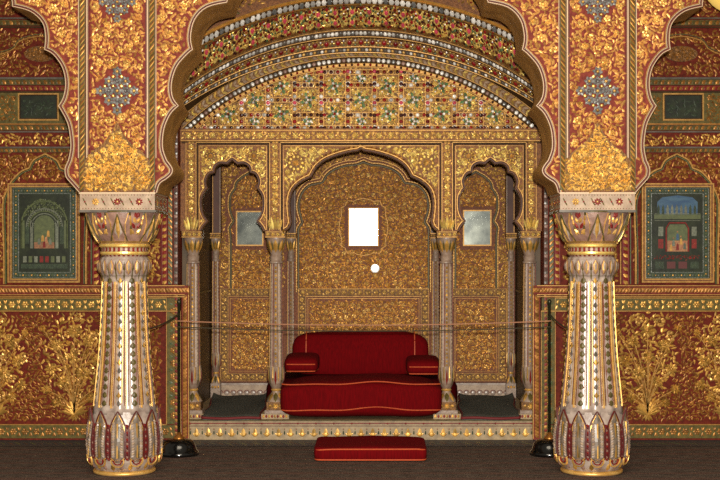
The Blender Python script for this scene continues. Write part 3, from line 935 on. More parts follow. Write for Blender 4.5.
DS = 11.95; SS = DS/F
sX = lambda px: X(px, DS); sZ = lambda y: Z(y, DS)
def foil(cx, pts, D, cusps, sub=4):
    h = cr([(o*D/F, Z(y, D)) for o, y in pts], sub, cusps)
    return [(cx-x, z) for x, z in h]+[(cx+x, z) for x, z in h[::-1][1:]]
small_pts = [(31,231),(29,227),(24,221),(28,215),(30,207),(29.5,196),(24.5,188),(26,181.5),(23,174.5),(17.5,172.5),(16.5,167),(11.5,163.8),(5,164.5),(0,160)]
small_c = (2, 6, 9, 12)
big_pts = [(76,231),(72,228),(69.5,222),(71,210),(71,200),(68,190),(60,182),(50,177),(44,167),(35,160),(22,155),(10,152),(3,151),(0,149)]
big_c = (2, 7, 11)
XSM = 1.185
aL = foil(-XSM, small_pts, DS, small_c)[::1]; aR = foil(XSM, small_pts, DS, small_c); aM = foil(0, big_pts, DS, big_c)
zb_s = sZ(231); zt_s = sZ(129.5)
# screen outline: bottom edge runs through the three arches
out = [(-XI, zb_s)]+aL+aM+aR+[(XI, zb_s), (XI, zt_s+.01), (-XI, zt_s+.01)]
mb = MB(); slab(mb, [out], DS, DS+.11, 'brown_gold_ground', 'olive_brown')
sc = struct(mb.build('trim_2'))
P = plane(DS)
mb = MB()
for a in (aL, aM, aR):
    ribbon(mb, P, a, .012, .020, 'plum_brown', off=.008)
    ribbon(mb, P, a, .012, .022, 'gold', off=.026)
rope(mb, lambda u, v, h: (u, DS-h-.006, v), [(x*1.035, (z-zb_s)*1.045+zb_s) for x, z in aM], .042, .022, ['gold_dark', 'brown_gold_ground'], h=.016, slant=1.0)
for a in (aL, aR): 
    c = sum(p[0] for p in a)/len(a)
    ribbon(mb, P, [((x-c)*1.07+c, z+.018) for x, z in a], .010, .008, 'plum_brown')
mb.build('arch_moulding', sc)
# panel frames and pilaster strips
strips = [(-1.56, .10), (-.79, .105), (.79, .105), (1.56, .10)]
mb = MB()
for xc, w_ in strips:
    box(mb, xc-w_/2, xc+w_/2, DS-.022, DS, zb_s, sZ(143), 'brown_gold_ground')
    Pq = plane(DS-.022)
    for s3 in (-1, 1):
        ribbon(mb, Pq, [(xc+s3*w_*.46, zb_s), (xc+s3*w_*.46, sZ(143))], .010, .008, 'gold_dark')
    for (u, v, a) in samp([(xc, sZ(214)), (xc, sZ(143))], .075):
        rosette(mb, Pq, u, v, .026, 'gold_bright', 6, .005, 'gold')
        for s3 in (-1, 1):
            leaf(mb, Pq, u, v+.037, pi/2+s3*1.2, .03, .013, .006, 'gold', curl=s3*.5)
            leaf(mb, Pq, u, v+.037, -pi/2+s3*1.2, .03, .013, .006, 'gold', curl=s3*.5)
    for k in range(5):
        leaf(mb, plane(DS-.03), xc+(k-2)*.016, zb_s+.005, pi/2+(2-k)*.16, .15-.02*abs(k-2), .028, .016, 'gold_bright')
for xc, w_ in strips: fill(mb, plane(DS-.022), rect(xc-w_*.42, xc+w_*.42, zb_s+.1, sZ(144)), .5, 'gold_dark', rr=.01, L=.026, W=.011, h=.004, q=.020)
mb.build('pilaster_strip', sc)
mb = MB()
frames = [(-1.505, -.85), (-.73, .73), (.85, 1.505)]
for a, b in frames:
    pth = [(a, zb_s+.01), (a, sZ(144)), (b, sZ(144)), (b, zb_s+.01)]
    ribbon(mb, P, pth, .020, .018, 'brown_dark'); ribbon(mb, P, [(a+.018, zb_s+.01), (a+.018, sZ(144)-.018), (b-.018, sZ(144)-.018), (b-.018, zb_s+.01)], .010, .014, 'gold')
    ribbon(mb, P, [(a-.01, sZ(144)+.014), (b+.01, sZ(144)+.014)], .010, .014, 'gold')
mb.build('panel_frame', sc)
mb = MB()
ros = [(-1.385, sZ(156)), (-.985, sZ(156)), (.985, sZ(156)), (1.385, sZ(156)), (-.60, sZ(163)), (.60, sZ(163))]
for a, b in frames:
    arch = aM if a > -.8 and b < .8 else (aL if a < 0 else aR)
    ip = pip([(arch[0][0], -1)]+arch+[(arch[-1][0], -1)])
    ap = arch[::2]
    def exs(x, y):
        if ip(x, y): return True
        mg = .060 if arch is aM else .038
        if any(math.hypot(x-p, y-q) < mg for p, q in ap): return True
        return any(math.hypot(x-p, y-q) < (.085 if abs(p) < .8 else .055) for p, q in ros)
    fill(mb, P, rect(a+.02, b-.02, zb_s+.01, sZ(144)-.02), .10, 'gold_bright', rr=.022, L=.038, W=.0155, h=.006, q=.018, ex=exs, curl=2.6)
mb.build('scroll_relief', sc)
mb = MB()
for x, z in ros:
    r = .078 if abs(x) < .8 else .05
    dome(mb, P, x, z, r*1.05, .006, 'gold_ground', 16)
    for k in range(10): dome(mb, plane(DS-.006), x+r*.75*cos(k*pi/5), z+r*.75*sin(k*pi/5), r*.2, .012, 'gold_bright', 8)
    rosette(mb, plane(DS-.008), x, z, r*.45, 'gold', 8, .012, 'gold_bright')
mb.build('round_boss', sc)
# frieze
mb = MB()
box(mb, -XI, XI, DS-.030, DS+.05, sZ(141.5), sZ(130), 'brown_gold_ground')
zf = (sZ(141.5)+sZ(130))/2
chain(mb, plane(DS-.030), [(-XI+.02, zf), (XI-.02, zf)], .085, 'gold_bright', 'gold_bright', k=1.3, n=8, ml='gold')
fill(mb, plane(DS-.030), rect(-XI+.02, XI-.02, zf-.04, zf+.045), .5, 'gold_dark', rr=.01, L=.028, W=.012, h=.004, q=.021)
for y in (141, 130.6): ribbon(mb, plane(DS-.030), [(-XI+.01, sZ(y)), (XI-.01, sZ(y))], .012, .010, 'gold')
ribbon(mb, plane(DS-.0), [(-XI+.01, sZ(142.6)), (XI-.01, sZ(142.6))], .016, .010, 'brown_dark')
mb.build('frieze', sc)

# niche walls
DB = 13.9; SB = DB/F
bX = lambda px: X(px, DB); bZ = lambda y: Z(y, DB)
for sg in (-1, 1):
    mb = MB()
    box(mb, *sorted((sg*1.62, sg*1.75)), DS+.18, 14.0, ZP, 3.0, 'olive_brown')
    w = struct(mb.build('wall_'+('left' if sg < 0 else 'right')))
    mb = MB()
    x = sg*1.62
    box(mb, *sorted((x, x-sg*.012)), 12.3, 13.7, bZ(215), bZ(140), 'plum_brown')
    for z in (bZ(290), bZ(215)): box(mb, *sorted((x, x-sg*.015)), 12.3, 13.7, z-.01, z+.01, 'paint_olive')
    mb.build('painted_panel', w)
mb = MB(); box(mb, -1.75, 1.75, DS+.18, 14.0, 3.0, 3.1, 'brown_dark'); struct(mb.build('trim_3'))
mb = MB(); box(mb, -1.75, 1.75, DB, 14.05, ZP, 3.0, 'back_ground'); wb = struct(mb.build('wall_back'))
P = plane(DB)
# back wall decoration
bm_pts = [(67,292),(67,240),(67,229),(63,222),(66,212),(66.5,203),(63,192),(55,184),(42,181),(38,174),(30,168),(18,164),(8,163),(0,160)]
bs_pts = [(22,292),(22,240),(23,228),(19,221),(22,213),(23,205),(22,195),(17.5,188),(16,182),(10,176),(5,173),(0,170)]
arM = foil(0, bm_pts, DB, (3, 8)); arL = foil(-1.20, bs_pts, DB, (3, 7)); arR = foil(1.20, bs_pts, DB, (3, 7))
mb = MB()
for a in (arM, arL, arR):
    ribbon(mb, P, a, .018, .016, 'gold'); ribbon(mb, P, a, .022, .008, 'paint_olive', off=-.022 if a is arM else -.018)
    beads(mb, P, [(x, z) for x, z in a], .008, .03, ['gold_bright'], .02)
    if a is arM: ribbon(mb, P, a, .012, .010, 'gold_dark', off=.03)
mb.build('arch_moulding', wb)
mirs = [(0.0, bZ(227), .300, .385), (-1.213, bZ(228.5), .27, .35), (1.213, bZ(228), .28, .36)]
def inmir(x, z, m_=.03): return any(abs(x-a) < w_/2+m_ and abs(z-b) < h_/2+m_ for a, b, w_, h_ in mirs)
mb = MB()
for a, c, xw in ((arM, 0, .70), (arL, -1.2, .23), (arR, 1.2, .23)):
    ins = pip(a)
    ap = a[::2]
    exa = lambda x, y: inmir(x, y, .05) or any(math.hypot(x-p, y-q) < .035 for p, q in ap)
    fill(mb, P, ins, .078, 'gold_back', rr=.022, L=.034, W=.0135, h=.005, q=.0185, ex=exa, mc='gold_bright', mr='gold')
mb.build('floral_relief', wb)
mb = MB()     # spandrels outside the arches: red-brown with gold leaves, strips by the columns
for c, xw, a in ((0, .73, arM), (-1.2, .36, arL), (1.2, .36, arR)):
    ip = pip(a)
    ap = a[::2]
    fill(mb, P, rect(c-xw, c+xw, bZ(288), bZ(130)), .10, 'gold_dark', rr=.024, L=.036, W=.015, h=.005, q=.021,
         ex=lambda x, y: ip(x, y) or any(math.hypot(x-p, y-q) < .04 for p, q in ap))
mb.build('spandrel_relief', wb)
mb = MB()     # concentric scroll border round the centre mirror
a, b, w_, h_ = mirs[0]
ring = [((w_*.5+.10)*(abs(cos(t))**.6)*(1 if cos(t) > 0 else -1)+a, (h_*.5+.10)*(abs(sin(t))**.6)*(1 if sin(t) > 0 else -1)+b) for t in [i*pi/24 for i in range(48)]]
rg2 = [(x*(1+.045*cos(i*pi/2)), b+(z-b)*(1+.045*cos(i*pi/2))) for i, (x, z) in enumerate(ring)]
ribbon(mb, plane(DB-.004), rg2, .008, .006, 'gold_dark', closed=True)
for (u, v, an) in samp(rg2, .05, True): leaf(mb, plane(DB-.004), u, v, an+1.0, .032, .016, .008, 'gold')
mb.build('scalloped_border', wb)
mb = MB()     # dado borders and panels
for c, xw in ((0, .70), (-1.2, .33), (1.2, .33)):
    z1, z0 = bZ(288.5), bZ(381)
    box(mb, c-xw, c+xw, DB-.01, DB, z0, z1, 'back_ground')
    Pq = plane(DB-.01)
    bw = .085
    box(mb, c-xw, c+xw, DB-.016, DB-.005, z1-bw, z1, 'gold_ground'); box(mb, c-xw, c+xw, DB-.016, DB-.005, z0, z0+bw, 'gold_ground')
    for s3 in (-1, 1): box(mb, *sorted((c+s3*xw, c+s3*(xw-bw))), DB-.016, DB-.005, z0+bw, z1-bw, 'gold_ground')
    Pz = plane(DB-.016)
    i = bw/2
    chain(mb, Pz, [(c-xw+i, z0+i), (c+xw-i, z0+i), (c+xw-i, z1-i), (c-xw+i, z1-i)], .072, 'gold', 'gold_bright', closed=True, k=1.2)
    for d in (.004, bw, bw+.022): ribbon(mb, Pz, [(c-xw+d, z0+d), (c+xw-d, z0+d), (c+xw-d, z1-d), (c-xw+d, z1-d)], .010, .008, 'gold', closed=True)
    fill(mb, Pq, rect(c-xw+bw+.03, c+xw-bw-.03, z0+bw+.03, z1-bw-.03), .068, 'gold_back', rr=.022, L=.030, W=.0125, h=.005, q=.0175, mr='gold')
mb.build('dado_panel', wb)
mb = MB()     # white base with scalloped foot
z1 = bZ(382.5)
box(mb, -1.62, 1.62, DB-.04, DB, ZP, z1, 'cream')
box(mb, -1.62, 1.62, DB-.055, DB, z1-.02, z1, 'marble')
for i in range(46):
    x = -1.60+i*.071
    dome(mb, plane(DB-.042), x, ZP+.035, .028, .010, 'marble', 10)
    ribbon(mb, plane(DB-.042), [(x+.031*cos(t*pi/6), ZP+.035+.031*sin(t*pi/6)) for t in range(7)], .006, .006, 'paint_red')
mb.build('white_base', wb)

# ------------------------------------------------------------------ mirrors
for (a, b, w_, h_), lab, gm, ti in ((mirs[0], 'bright rectangular mirror at the centre of the gold niche wall, reflecting a flash', 'mirror_clear', 1),
                     (mirs[1], 'grey rectangular mirror inside the left small arch of the niche', 'mirror_grey', 0),
                     (mirs[2], 'grey rectangular mirror inside the right small arch of the niche', 'mirror_grey', 0)):
    t = thing('wall_mirror', lab, 'mirror', (a, DB, b-h_/2))
    mb = MB(); frame_slab(mb, a-w_/2-.012, a+w_/2+.012, b-h_/2-.012, b+h_/2+.012, .014, DB-.04, DB-.001, 'gold_line'); mb.build('frame', t)
    mb = MB(); box(mb, a-w_/2+.001, a+w_/2-.001, DB-.03, DB-.002, b-h_/2+.001, b+h_/2-.001, gm)
    mb.build('glass', t)
mb = MB()
dome(mb, plane(DB-.018), X(375, DB), bZ(268.5), .046, .0016, 'mirror_clear', 20)  # added reflective disc: stands in for a stray flash glint, no real mirror
mb.v = [v for v in mb.v]; 
o = mb.build('flash_glint_disc'); tag(o, 'added reflective disc standing in for a flash glint on the gold wall below the bright mirror', 'mirror')

# ------------------------------------------------------------------ mirrored vault above the pavilion
DT = 11.99
RT = 256*DT/F; ZT = Z(59, DT)
def arcz(x, zt, R): return zt-(R-sqrt(max(0, R*R-x*x)))
XB = 1.80
def band_map(zt, R, D):
    def f(s, t, h):
        ph = s/R; return ((R+t)*sin(ph), D-h, zt-R+(R+t)*cos(ph))
    return f
mb = MB()
N = 60
pts = [(-XI+2*XI*i/N, arcz(-XI+2*XI*i/N, ZT+.105, RT+.105)) for i in range(N+1)]
slab(mb, [[(-XI, sZ(130))]+[(XI, sZ(130))]+pts[::-1]], DT, DT+.10, 'gold_ground')
tv = struct(mb.build('wall_tympanum'))
# gem inlay grid
mb = MB(); P = plane(DT)
inside = lambda x, z, mg=.03: abs(x) < 1.60 and z > sZ(128) and z < arcz(x, ZT, RT)-mg
pitch = 26.7*SS
zB, zTt = sZ(127.5), None
kk = 0
for k in range(-7, 8):
    xa = (k-.5)*pitch; xb = xa+pitch
    # dotted vertical lines
    z = zB
    while z < ZT:
        if inside(xa, z, .05): dome(mb, P, xa, z, .026, .004, 'gem_white' if int(z*37) % 3 == 0 else 'gold_line', 8); dome(mb, plane(DT-.003), xa, z, .020, .012, ['gem_red','gem_white','gem_dark','gem_pink'][int(z*40) % 4], 6)
        z += .058
    for s3 in (-1, 1):
        z1_ = min(arcz(max(min(xa+s3*.02, 1.6), -1.6), ZT, RT)-.08, 9)
        if z1_ > zB and abs(xa) < 1.6: ribbon(mb, P, [(xa+s3*.022, zB), (xa+s3*.022, z1_)], .008, .008, 'gold')
    ys = [0, 13, 43, 56, 86] if k % 2 == 0 else [0, 28, 56, 84]
    ys = [zB+y*SS for y in ys]
    for a, b in zip(ys, ys[1:]):
        xm = (xa+xb)/2; zm = (a+b)/2
        u = xa
        while u < xb:
            if inside(u, a, .05): dome(mb, P, u+.03, a, .026, .004, 'gold_line' if rnd.random() < .6 else 'cream_line', 8); dome(mb, plane(DT-.003), u+.03, a, .019, .012, rnd.choice(['gem_red','gem_dark','gem_red','gem_dark','gem_white']), 6)
            u += .061
        for s3 in (-1, 1):
            if inside(xa, a+s3*.022, .05) and inside(xb, a+s3*.022, .05): ribbon(mb, P, [(xa+.03, a+s3*.022), (xb-.03, a+s3*.022)], .007, .008, 'gold')
        if not inside(xm, zm, .06): continue
        tall = (b-a) > .2
        r = .078 if tall else .045
        if inside(xm, zm+r, .03):
            for q_ in range(8 if tall else 6):
                A = q_*2*pi/(8 if tall else 6)+.39
                leaf(mb, P, xm+r*.42*cos(A)*(1 if tall else 1.4), zm+r*.42*sin(A), A, r*.60, r*.40, .014, 'gold_bright' if q_ % 2 else 'gem_green')
                dome(mb, P, xm+r*.95*cos(A+.39), zm+r*.95*sin(A+.39), .009, .010, 'gem_white' if q_ % 3 else 'gem_red', 6)
            for q_ in range(6): dome(mb, plane(DT-.004), xm+.027*cos(q_*1.047), zm+.027*sin(q_*1.047), .015, .016, 'gem_green' if q_ % 2 else 'gem_white', 6)
            dome(mb, plane(DT-.006), xm, zm, .012, .016, 'gem_red' if k % 2 else 'gem_white', 6)
        fill(mb, P, rect(xa+.03, xb-.03, a+.03, min(b-.03, 9)), .3, 'gold_bright', rr=.012, L=.034, W=.014, h=.007, q=.0165,
             ex=lambda x, z: not inside(x, z, .06) or math.hypot(x-xm, z-zm) < r*.8, curl=2.4)
fill(mb, P, rect(-1.6, 1.6, zB-.01, ZT), .5, 'gold', rr=.010, L=.030, W=.012, h=.004, q=.026, ex=lambda x, z: not inside(x, z, .04))
mb.build('gem_inlay', tv)
mb = MB()
Pb = band_map(ZT, RT, DT-.01)
smax = RT*math.asin(1.63/RT)
ln = [(-smax+2*smax*i/80, 0) for i in range(81)]
ribbon(mb, Pb, [(s, -.075) for s, _ in ln], .010, .012, 'gold')
ribbon(mb, Pb, [(s, -.055) for s, _ in ln], .040, .010, 'gold_dark')
beads(mb, Pb, [(s, -.055) for s, _ in ln], .015, .058, ['gem_red','gem_dark'], .016, h0=.006)
ribbon(mb, Pb, [(s, -.012) for s, _ in ln], .052, .012, 'brown_dark')
beads(mb, Pb, [(s, -.012) for s, _ in ln], .021, .046, ['gem_white','gem_white','gem_white','silver','gem_white','pink_stone'], .012, n=6, h0=.010)
ribbon(mb, Pb, [(s, .020) for s, _ in ln], .008, .014, 'gold_bright')
mb.build('bead_row', tv)
mb = MB()
for i, (u, v, a) in enumerate(samp([(s, .060) for s, _ in ln], .042)):
    for s3 in (-1, 1): leaf(mb, Pb, u, v, s3*.95, .052, .024, .016, 'gold_bright' if i % 2 else 'cream', curl=-s3*.6)
ribbon(mb, Pb, [(s, .098) for s, _ in ln], .008, .012, 'gold_dark')
mb.build('leaf_moulding', tv)

# stepped arch bands: (top y at centre, R px, depth)
bands = [(48.5, 268, 11.975), (53, 322, 11.88), (46.5, 314, 11.87), (38.5, 302, 11.84), (37, 296, 11.80), (29.5, 293, 11.78), (28, 296, 11.70), (4.5, 325, 11.55), (-3, 330, 11.50), (-6, 333, 11.47)]
bm = ['brown_dark','brown_dark','gold_ground','brown_dark','brown_dark','gold_dark','gold_ground','brown_dark','gold_dark']
mb = MB(); NN = 72
def curve(y, R, D): return [(x, D, arcz(x, Z(y, D), R*D/F)) for x in [-XB+2*XB*i/NN for i in range(NN+1)]]
for (A, B, m_) in zip(bands, bands[1:], bm):
    ca_, cb_ = curve(*A), curve(*B)
    n = NN+1
    mb.add(ca_+cb_, [(i, i+1, n+i+1, n+i) for i in range(NN)], m_)
# flat wall above the last band up to the ceiling
last = curve(*bands[-1]); D_ = bands[-1][2]
n = NN+1
mb.add(last+[(x, D_, CEIL-.001) for x, _, _ in last], [(i, i+1, n+i+1, n+i) for i in range(NN)], 'brown_gold_ground')
# end cheeks and back
for s3 in (0, NN):
    ch = [curve(*b_)[s3] for b_ in bands]+[(last[s3][0], D_, CEIL-.001), (last[s3][0], 12.1, CEIL-.001), (last[s3][0], 12.1, curve(*bands[0])[s3][2])]
    mb.add(ch, [tuple(range(len(ch)))], 'brown_dark')
vt = struct(mb.build('wall_vault'))
def bmap(A, B, t0=.5):   # map onto the surface between two band curves: s along, t across from A
    DA, DBb = A[2], B[2]
    zA, RA = Z(A[0], DA), A[1]*DA/F
    zBB, RB = Z(B[0], DBb), B[1]*DBb/F
    W_ = zBB-zA
    def f(s, t, h):
        ph = s/RA; x = RA*sin(ph); k = t/W_
        za = arcz(x, zA, RA); zb2 = arcz(x, zBB, RB)
        return (x, DA+(DBb-DA)*k-h, za+(zb2-za)*k)
    f.w = W_; f.smax = RA*math.asin(min(.99, XB/RA)); f.path = lambda t: [(-f.smax+2*f.smax*i/90, t) for i in range(91)]
    return f
mb = MB(); f = bmap(bands[1], bands[2])
beads(mb, f, f.path(f.w*.5), .016, .034, ['marble_grey','gem_white','gold'], .012)
ribbon(mb, f, f.path(f.w*.08), .010, .010, 'gold'); ribbon(mb, f, f.path(f.w*.95), .010, .010, 'gold')
mb.build('bead_row', vt)
mb = MB(); f = bmap(bands[2], bands[3])
for i, (u, v, a) in enumerate(samp(f.path(f.w*.5), .105)):
    dome(mb, f, u, v, .022, .014, 'gem_red', 6)
    for q_ in range(6): leaf(mb, f, u+.026*cos(q_*1.047), v+.026*sin(q_*1.047), q_*1.047, .022, .014, .008, 'gold_bright')
    dome(mb, f, u+.052, v+.018, .009, .008, 'gem_white', 6); dome(mb, f, u+.052, v-.018, .009, .008, 'gem_green', 6)
mb.build('gem_row', vt)
mb = MB(); f = bmap(bands[4], bands[5])
beads(mb, f, f.path(f.w*.52), .019, .037, ['gem_white','gem_white','silver','gem_white','gem_white','gem_white','marble_grey'], .012, n=6)
ribbon(mb, f, f.path(f.w*.02), .010, .012, 'gold_bright'); ribbon(mb, f, f.path(f.w*.98), .010, .014, 'gold_bright')
mb.build('bead_row', vt)
mb = MB(); f = bmap(bands[6], bands[7])
for i, (u, v, a) in enumerate(samp(f.path(0), .155)):
    for (du, t, r, m_) in ((0,.24,.020,'gem_pink'),(.0775,.42,.017,'gem_red'),(0,.68,.022,'gem_pink'),(.0775,.84,.017,'gem_red'),(.035,.55,.012,'gem_dark'),(.12,.55,.012,'gem_dark'),
                        (.04,.12,.012,'gem_red'),(.115,.12,.012,'gem_dark'),(.04,.86,.012,'gem_dark'),(.115,.80,.012,'gem_white'),(.0775,.62,.010,'gem_white')):
        x, y = u+du, t*f.w
        dome(mb, f, x, y, r, .016, m_, 6)
        if r > .016:
            for q_ in range(5):
                A = q_*1.257+.3
                dome(mb, f, x+r*1.7*cos(A), y+r*1.7*sin(A), r*.62, .016, ['gem_red','gem_green','gem_dark'][(q_+i) % 3], 6)
    for s3 in (-1, 1):
        leaf(mb, f, u+.0775, .10*f.w, pi/2+s3*.8, .085, .026, .014, 'gold_bright', curl=-s3*1.2)
        leaf(mb, f, u, .50*f.w, pi/2+s3*.9, .06, .018, .012, 'gold_bright', curl=-s3)
        leaf(mb, f, u+.0775, .66*f.w, pi/2+s3*1.2, .05, .016, .012, 'gold', curl=-s3)
        leaf(mb, f, u, .10*f.w, pi/2+s3*1.1, .04, .016, .012, 'gold', curl=-s3)
fill(mb, f, rect(-f.smax, f.smax, .05*f.w, .95*f.w), .14, 'gold_bright', rr=.012, L=.034, W=.017, h=.006, q=.022, mr='gold_bright')
mb.build('gem_band', vt)
mb = MB(); f = bmap(bands[7], bands[8])
beads(mb, f, f.path(f.w*.5), .024, .050, ['gem_white','gem_white','gem_white','silver','gem_white'], .012, n=6, h0=.0)
ribbon(mb, f, f.path(f.w*.02), .010, .012, 'gold_bright'); ribbon(mb, f, f.path(f.w*.98), .010, .012, 'gold_bright')
mb.build('bead_row', vt)
mb = MB()
upper = pip([(x, z+.04) for x, _, z in last]+[(XB, CEIL-.03), (-XB, CEIL-.03)])
fill(mb, plane(D_), upper, .12, 'gold_dark', rr=.032, L=.04, W=.018, h=.010, q=.034, minor='paint_olive', mc='gem_red')
mb.build('floral_relief', vt)

# ------------------------------------------------------------------ pavilion columns
def small_column(cx, cy, s, ztop, rear, label, group):
    t = thing('carved_column', label, 'column', (cx, cy, ZP), group)
    H = ztop-ZP
    zz = lambda f_: ZP+H*f_
    mb = MB(); w_ = .082*s
    if not rear:
        box(mb, cx-w_*1.55, cx+w_*1.55, cy-w_*1.5, cy+w_*1.5, ZP, ZP+.045, 'plinth_stone')
        for i in range(9):
            leaf(mb, plane(cy-w_*1.5), cx-w_*1.3+i*w_*.32, ZP+.006, pi/2, .035, .022, .005, 'paint_red' if i % 2 else 'gold_dark')
        box(mb, cx-w_*1.2, cx+w_*1.2, cy-w_*1.2, cy+w_*1.2, ZP+.045, ZP+.075, 'column_stone')
    box(mb, cx-w_, cx+w_, cy-w_, cy+w_, ZP+(.075 if not rear else .0), ZP+.15, 'column_stone' if rear else 'gold_ground')
    Pq = plane(cy-w_)
    rosette(mb, Pq, cx, ZP+.112, .030*s, 'gold', 8, .010, 'gold_bright')
    for s3 in (-1, 1): leaf(mb, Pq, cx+s3*.03*s, ZP+.112, (0 if s3 > 0 else pi), .04*s, .03, .008, 'gold_dark')
    mb.build('pedestal', t)
    pr = [(.088*s,.15),(.080*s,.17),(.062*s,.20),(.040*s,.235),(.038*s,.25)]
    pr = [(r, ZP+z) for r, z in pr]
    rb = interp(pr)
    mb = MB(); lathe(mb, dens(pr, .01), cx, cy, 'column_stone', 32)
    for k in range(8):
        leaf(mb, rmap(cx, cy, rb, k*pi/4, 0), 0, ZP+.235, -pi/2, .085, .045*s, .010, 'gold_dark' if k % 2 else 'paint_olive')
    mb.build('bell_foot', t)
    pr = [(.040,.245),(.048,.255),(.040,.268),(.046,.28),(.064,.32),(.072,.37),(.070,.43),(.066,.47)]
    pr = [(r*s, ZP+z) for r, z in pr]; rv = interp(pr)
    mb = MB(); lathe(mb, dens(pr, .01), cx, cy, lambda th, z: 'gold' if z < ZP+.272 else 'column_stone', 32)
    for k in range(8):
        P_ = rmap(cx, cy, rv, k*pi/4, 0)
        leaf(mb, P_, 0, ZP+.285, pi/2, .22, .048*s, .012, 'column_stone'); leaf(mb, lambda u, v, h, P_=P_: P_(u, v, h+.006), 0, ZP+.30, pi/2, .15, .018*s, .010, 'paint_olive' if k % 2 else 'paint_red')
        leaf(mb, rmap(cx, cy, rv, k*pi/4+pi/8, 0), 0, ZP+.30, pi/2, .20, .016*s, .010, 'gold')
    mb.build('vase_base', t)
    z0, z1 = ZP+.46, ztop-.30
    mb = MB(); lathe(mb, [(.064*s, z0), (.062*s, z0+.2), (.058*s, (z0+z1)/2), (.054*s, z1)], cx, cy, 'column_stone', 64, fn=lambda th, z, r: r*(1+.06*cos(8*th)), cap=True)
    rr_ = interp([(.066*s, z0), (.056*s, z1)])
    for k in range(8):
        P_ = rmap(cx, cy, rr_, k*pi/4, 0)
        z = z0+.01
        while z < z1-.03:
            leaf(mb, P_, 0, z, pi/2, .034, .020*s, .006, 'cream' if k % 2 else 'gold_dark')
            z += .036
        ribbon(mb, rmap(cx, cy, rr_, k*pi/4+pi/8, 0), [(0, z0), (0, z1)], .006, .003, 'paint_red' if k % 2 else 'gold')
    mb.build('shaft', t, smooth=False)
    pr = [(.054,-.30),(.064,-.295),(.064,-.285),(.052,-.27),(.056,-.25),(.060,-.235),(.050,-.22),(.054,-.20),(.066,-.16),(.082,-.11),(.090,-.075),(.090,-.06)]
    pr = [(r*s, ztop+z) for r, z in pr]; rk = interp(pr)
    mb = MB(); lathe(mb, dens(pr, .01), cx, cy, 'column_stone', 32)
    for k in range(8):
        leaf(mb, rmap(cx, cy, rk, k*pi/4, 0), 0, ztop-.20, pi/2, .12, .05*s, .012, 'gold_dark')
        leaf(mb, rmap(cx, cy, rk, k*pi/4+pi/8, 0), 0, ztop-.19, pi/2, .11, .022*s, .010, 'paint_olive')
    mb.build('capital', t)
    mb = MB(); w2 = .092*s
    box(mb, cx-w2, cx+w2, cy-w2, cy+w2, ztop-.06, ztop-.001, 'gold_ground')
    for zq in (ztop-.055, ztop-.008): ribbon(mb, plane(cy-w2), [(cx-w2, zq), (cx+w2, zq)], .010, .006, 'gold_bright')
    for i in range(4): rosette(mb, plane(cy-w2), cx-w2*.75+i*w2*.5, ztop-.031, w2*.2, 'gold_bright', 6, .008)
    mb.build('impost_block', t)
names = {-1.56: 'gilded carved column at the left edge of the pavilion front', -.79: 'gilded carved column just left of the red sofa',
         .79: 'gilded carved column just right of the red sofa', 1.56: 'gilded carved column at the right edge of the pavilion front'}
for x, lab in names.items(): small_column(x, 12.06, 1., zb_s, False, lab, 'front columns of the throne pavilion')
rn = {-1.56: 'slender rear half column against the niche wall, far left', -.765: 'slender rear column half hidden behind the column left of the sofa',
      .765: 'slender rear column half hidden behind the column right of the sofa', 1.56: 'slender rear half column against the niche wall, far right'}
for x, lab in rn.items(): small_column(x, 13.76, .62, bZ(233), True, lab, 'slender rear columns of the niche')
# strips that carry on above the rear columns
mb = MB()
for x in rn:
    box(mb, x-.045, x+.045, DB-.10, DB, bZ(233), 3.0, 'plum_brown')
    for s3 in (-1, 1): ribbon(mb, plane(DB-.10), [(x+s3*.038, bZ(233)), (x+s3*.038, 2.99)], .010, .008, 'cream' if s3*x < 0 else 'gold_dark')
mb.build('pilaster_strip', wb)

# ------------------------------------------------------------------ sofa
def cushion(mb, cx, cy, cz, hx, hy, hz, m, e1=.35, e2=.35, nu=48, nv=24, warp=None, mtop=None):
    sp = lambda c, e: (abs(c)**e)*(1 if c >= 0 else -1)
    vs = []
    for j in range(nv+1):
        a = -pi/2+pi*j/nv
        for i in range(nu):
            b = 2*pi*i/nu
            x = hx*sp(cos(a), e1)*sp(cos(b), e2); y = hy*sp(cos(a), e1)*sp(sin(b), e2); z = hz*sp(sin(a), e1)
            p = (cx+x, cy+y, cz+z)
            if warp: p = warp(x/hx, y/hy, z/hz, p)
            vs.append(p)
    fs = [(j*nu+i, j*nu+(i+1) % nu, (j+1)*nu+(i+1) % nu, (j+1)*nu+i) for j in range(nv) for i in range(nu)]
    mb.add(vs, fs, m)
sofa = thing('sofa', 'dark red velvet throne sofa with orange piping in the central arch of the pavilion', 'sofa', (0, 12.5, ZP))
# rear mattress, wider than the gap between the columns
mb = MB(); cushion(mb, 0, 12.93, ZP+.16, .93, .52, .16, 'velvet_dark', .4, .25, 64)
mb.build('seat_mattress', sofa, smooth=True)
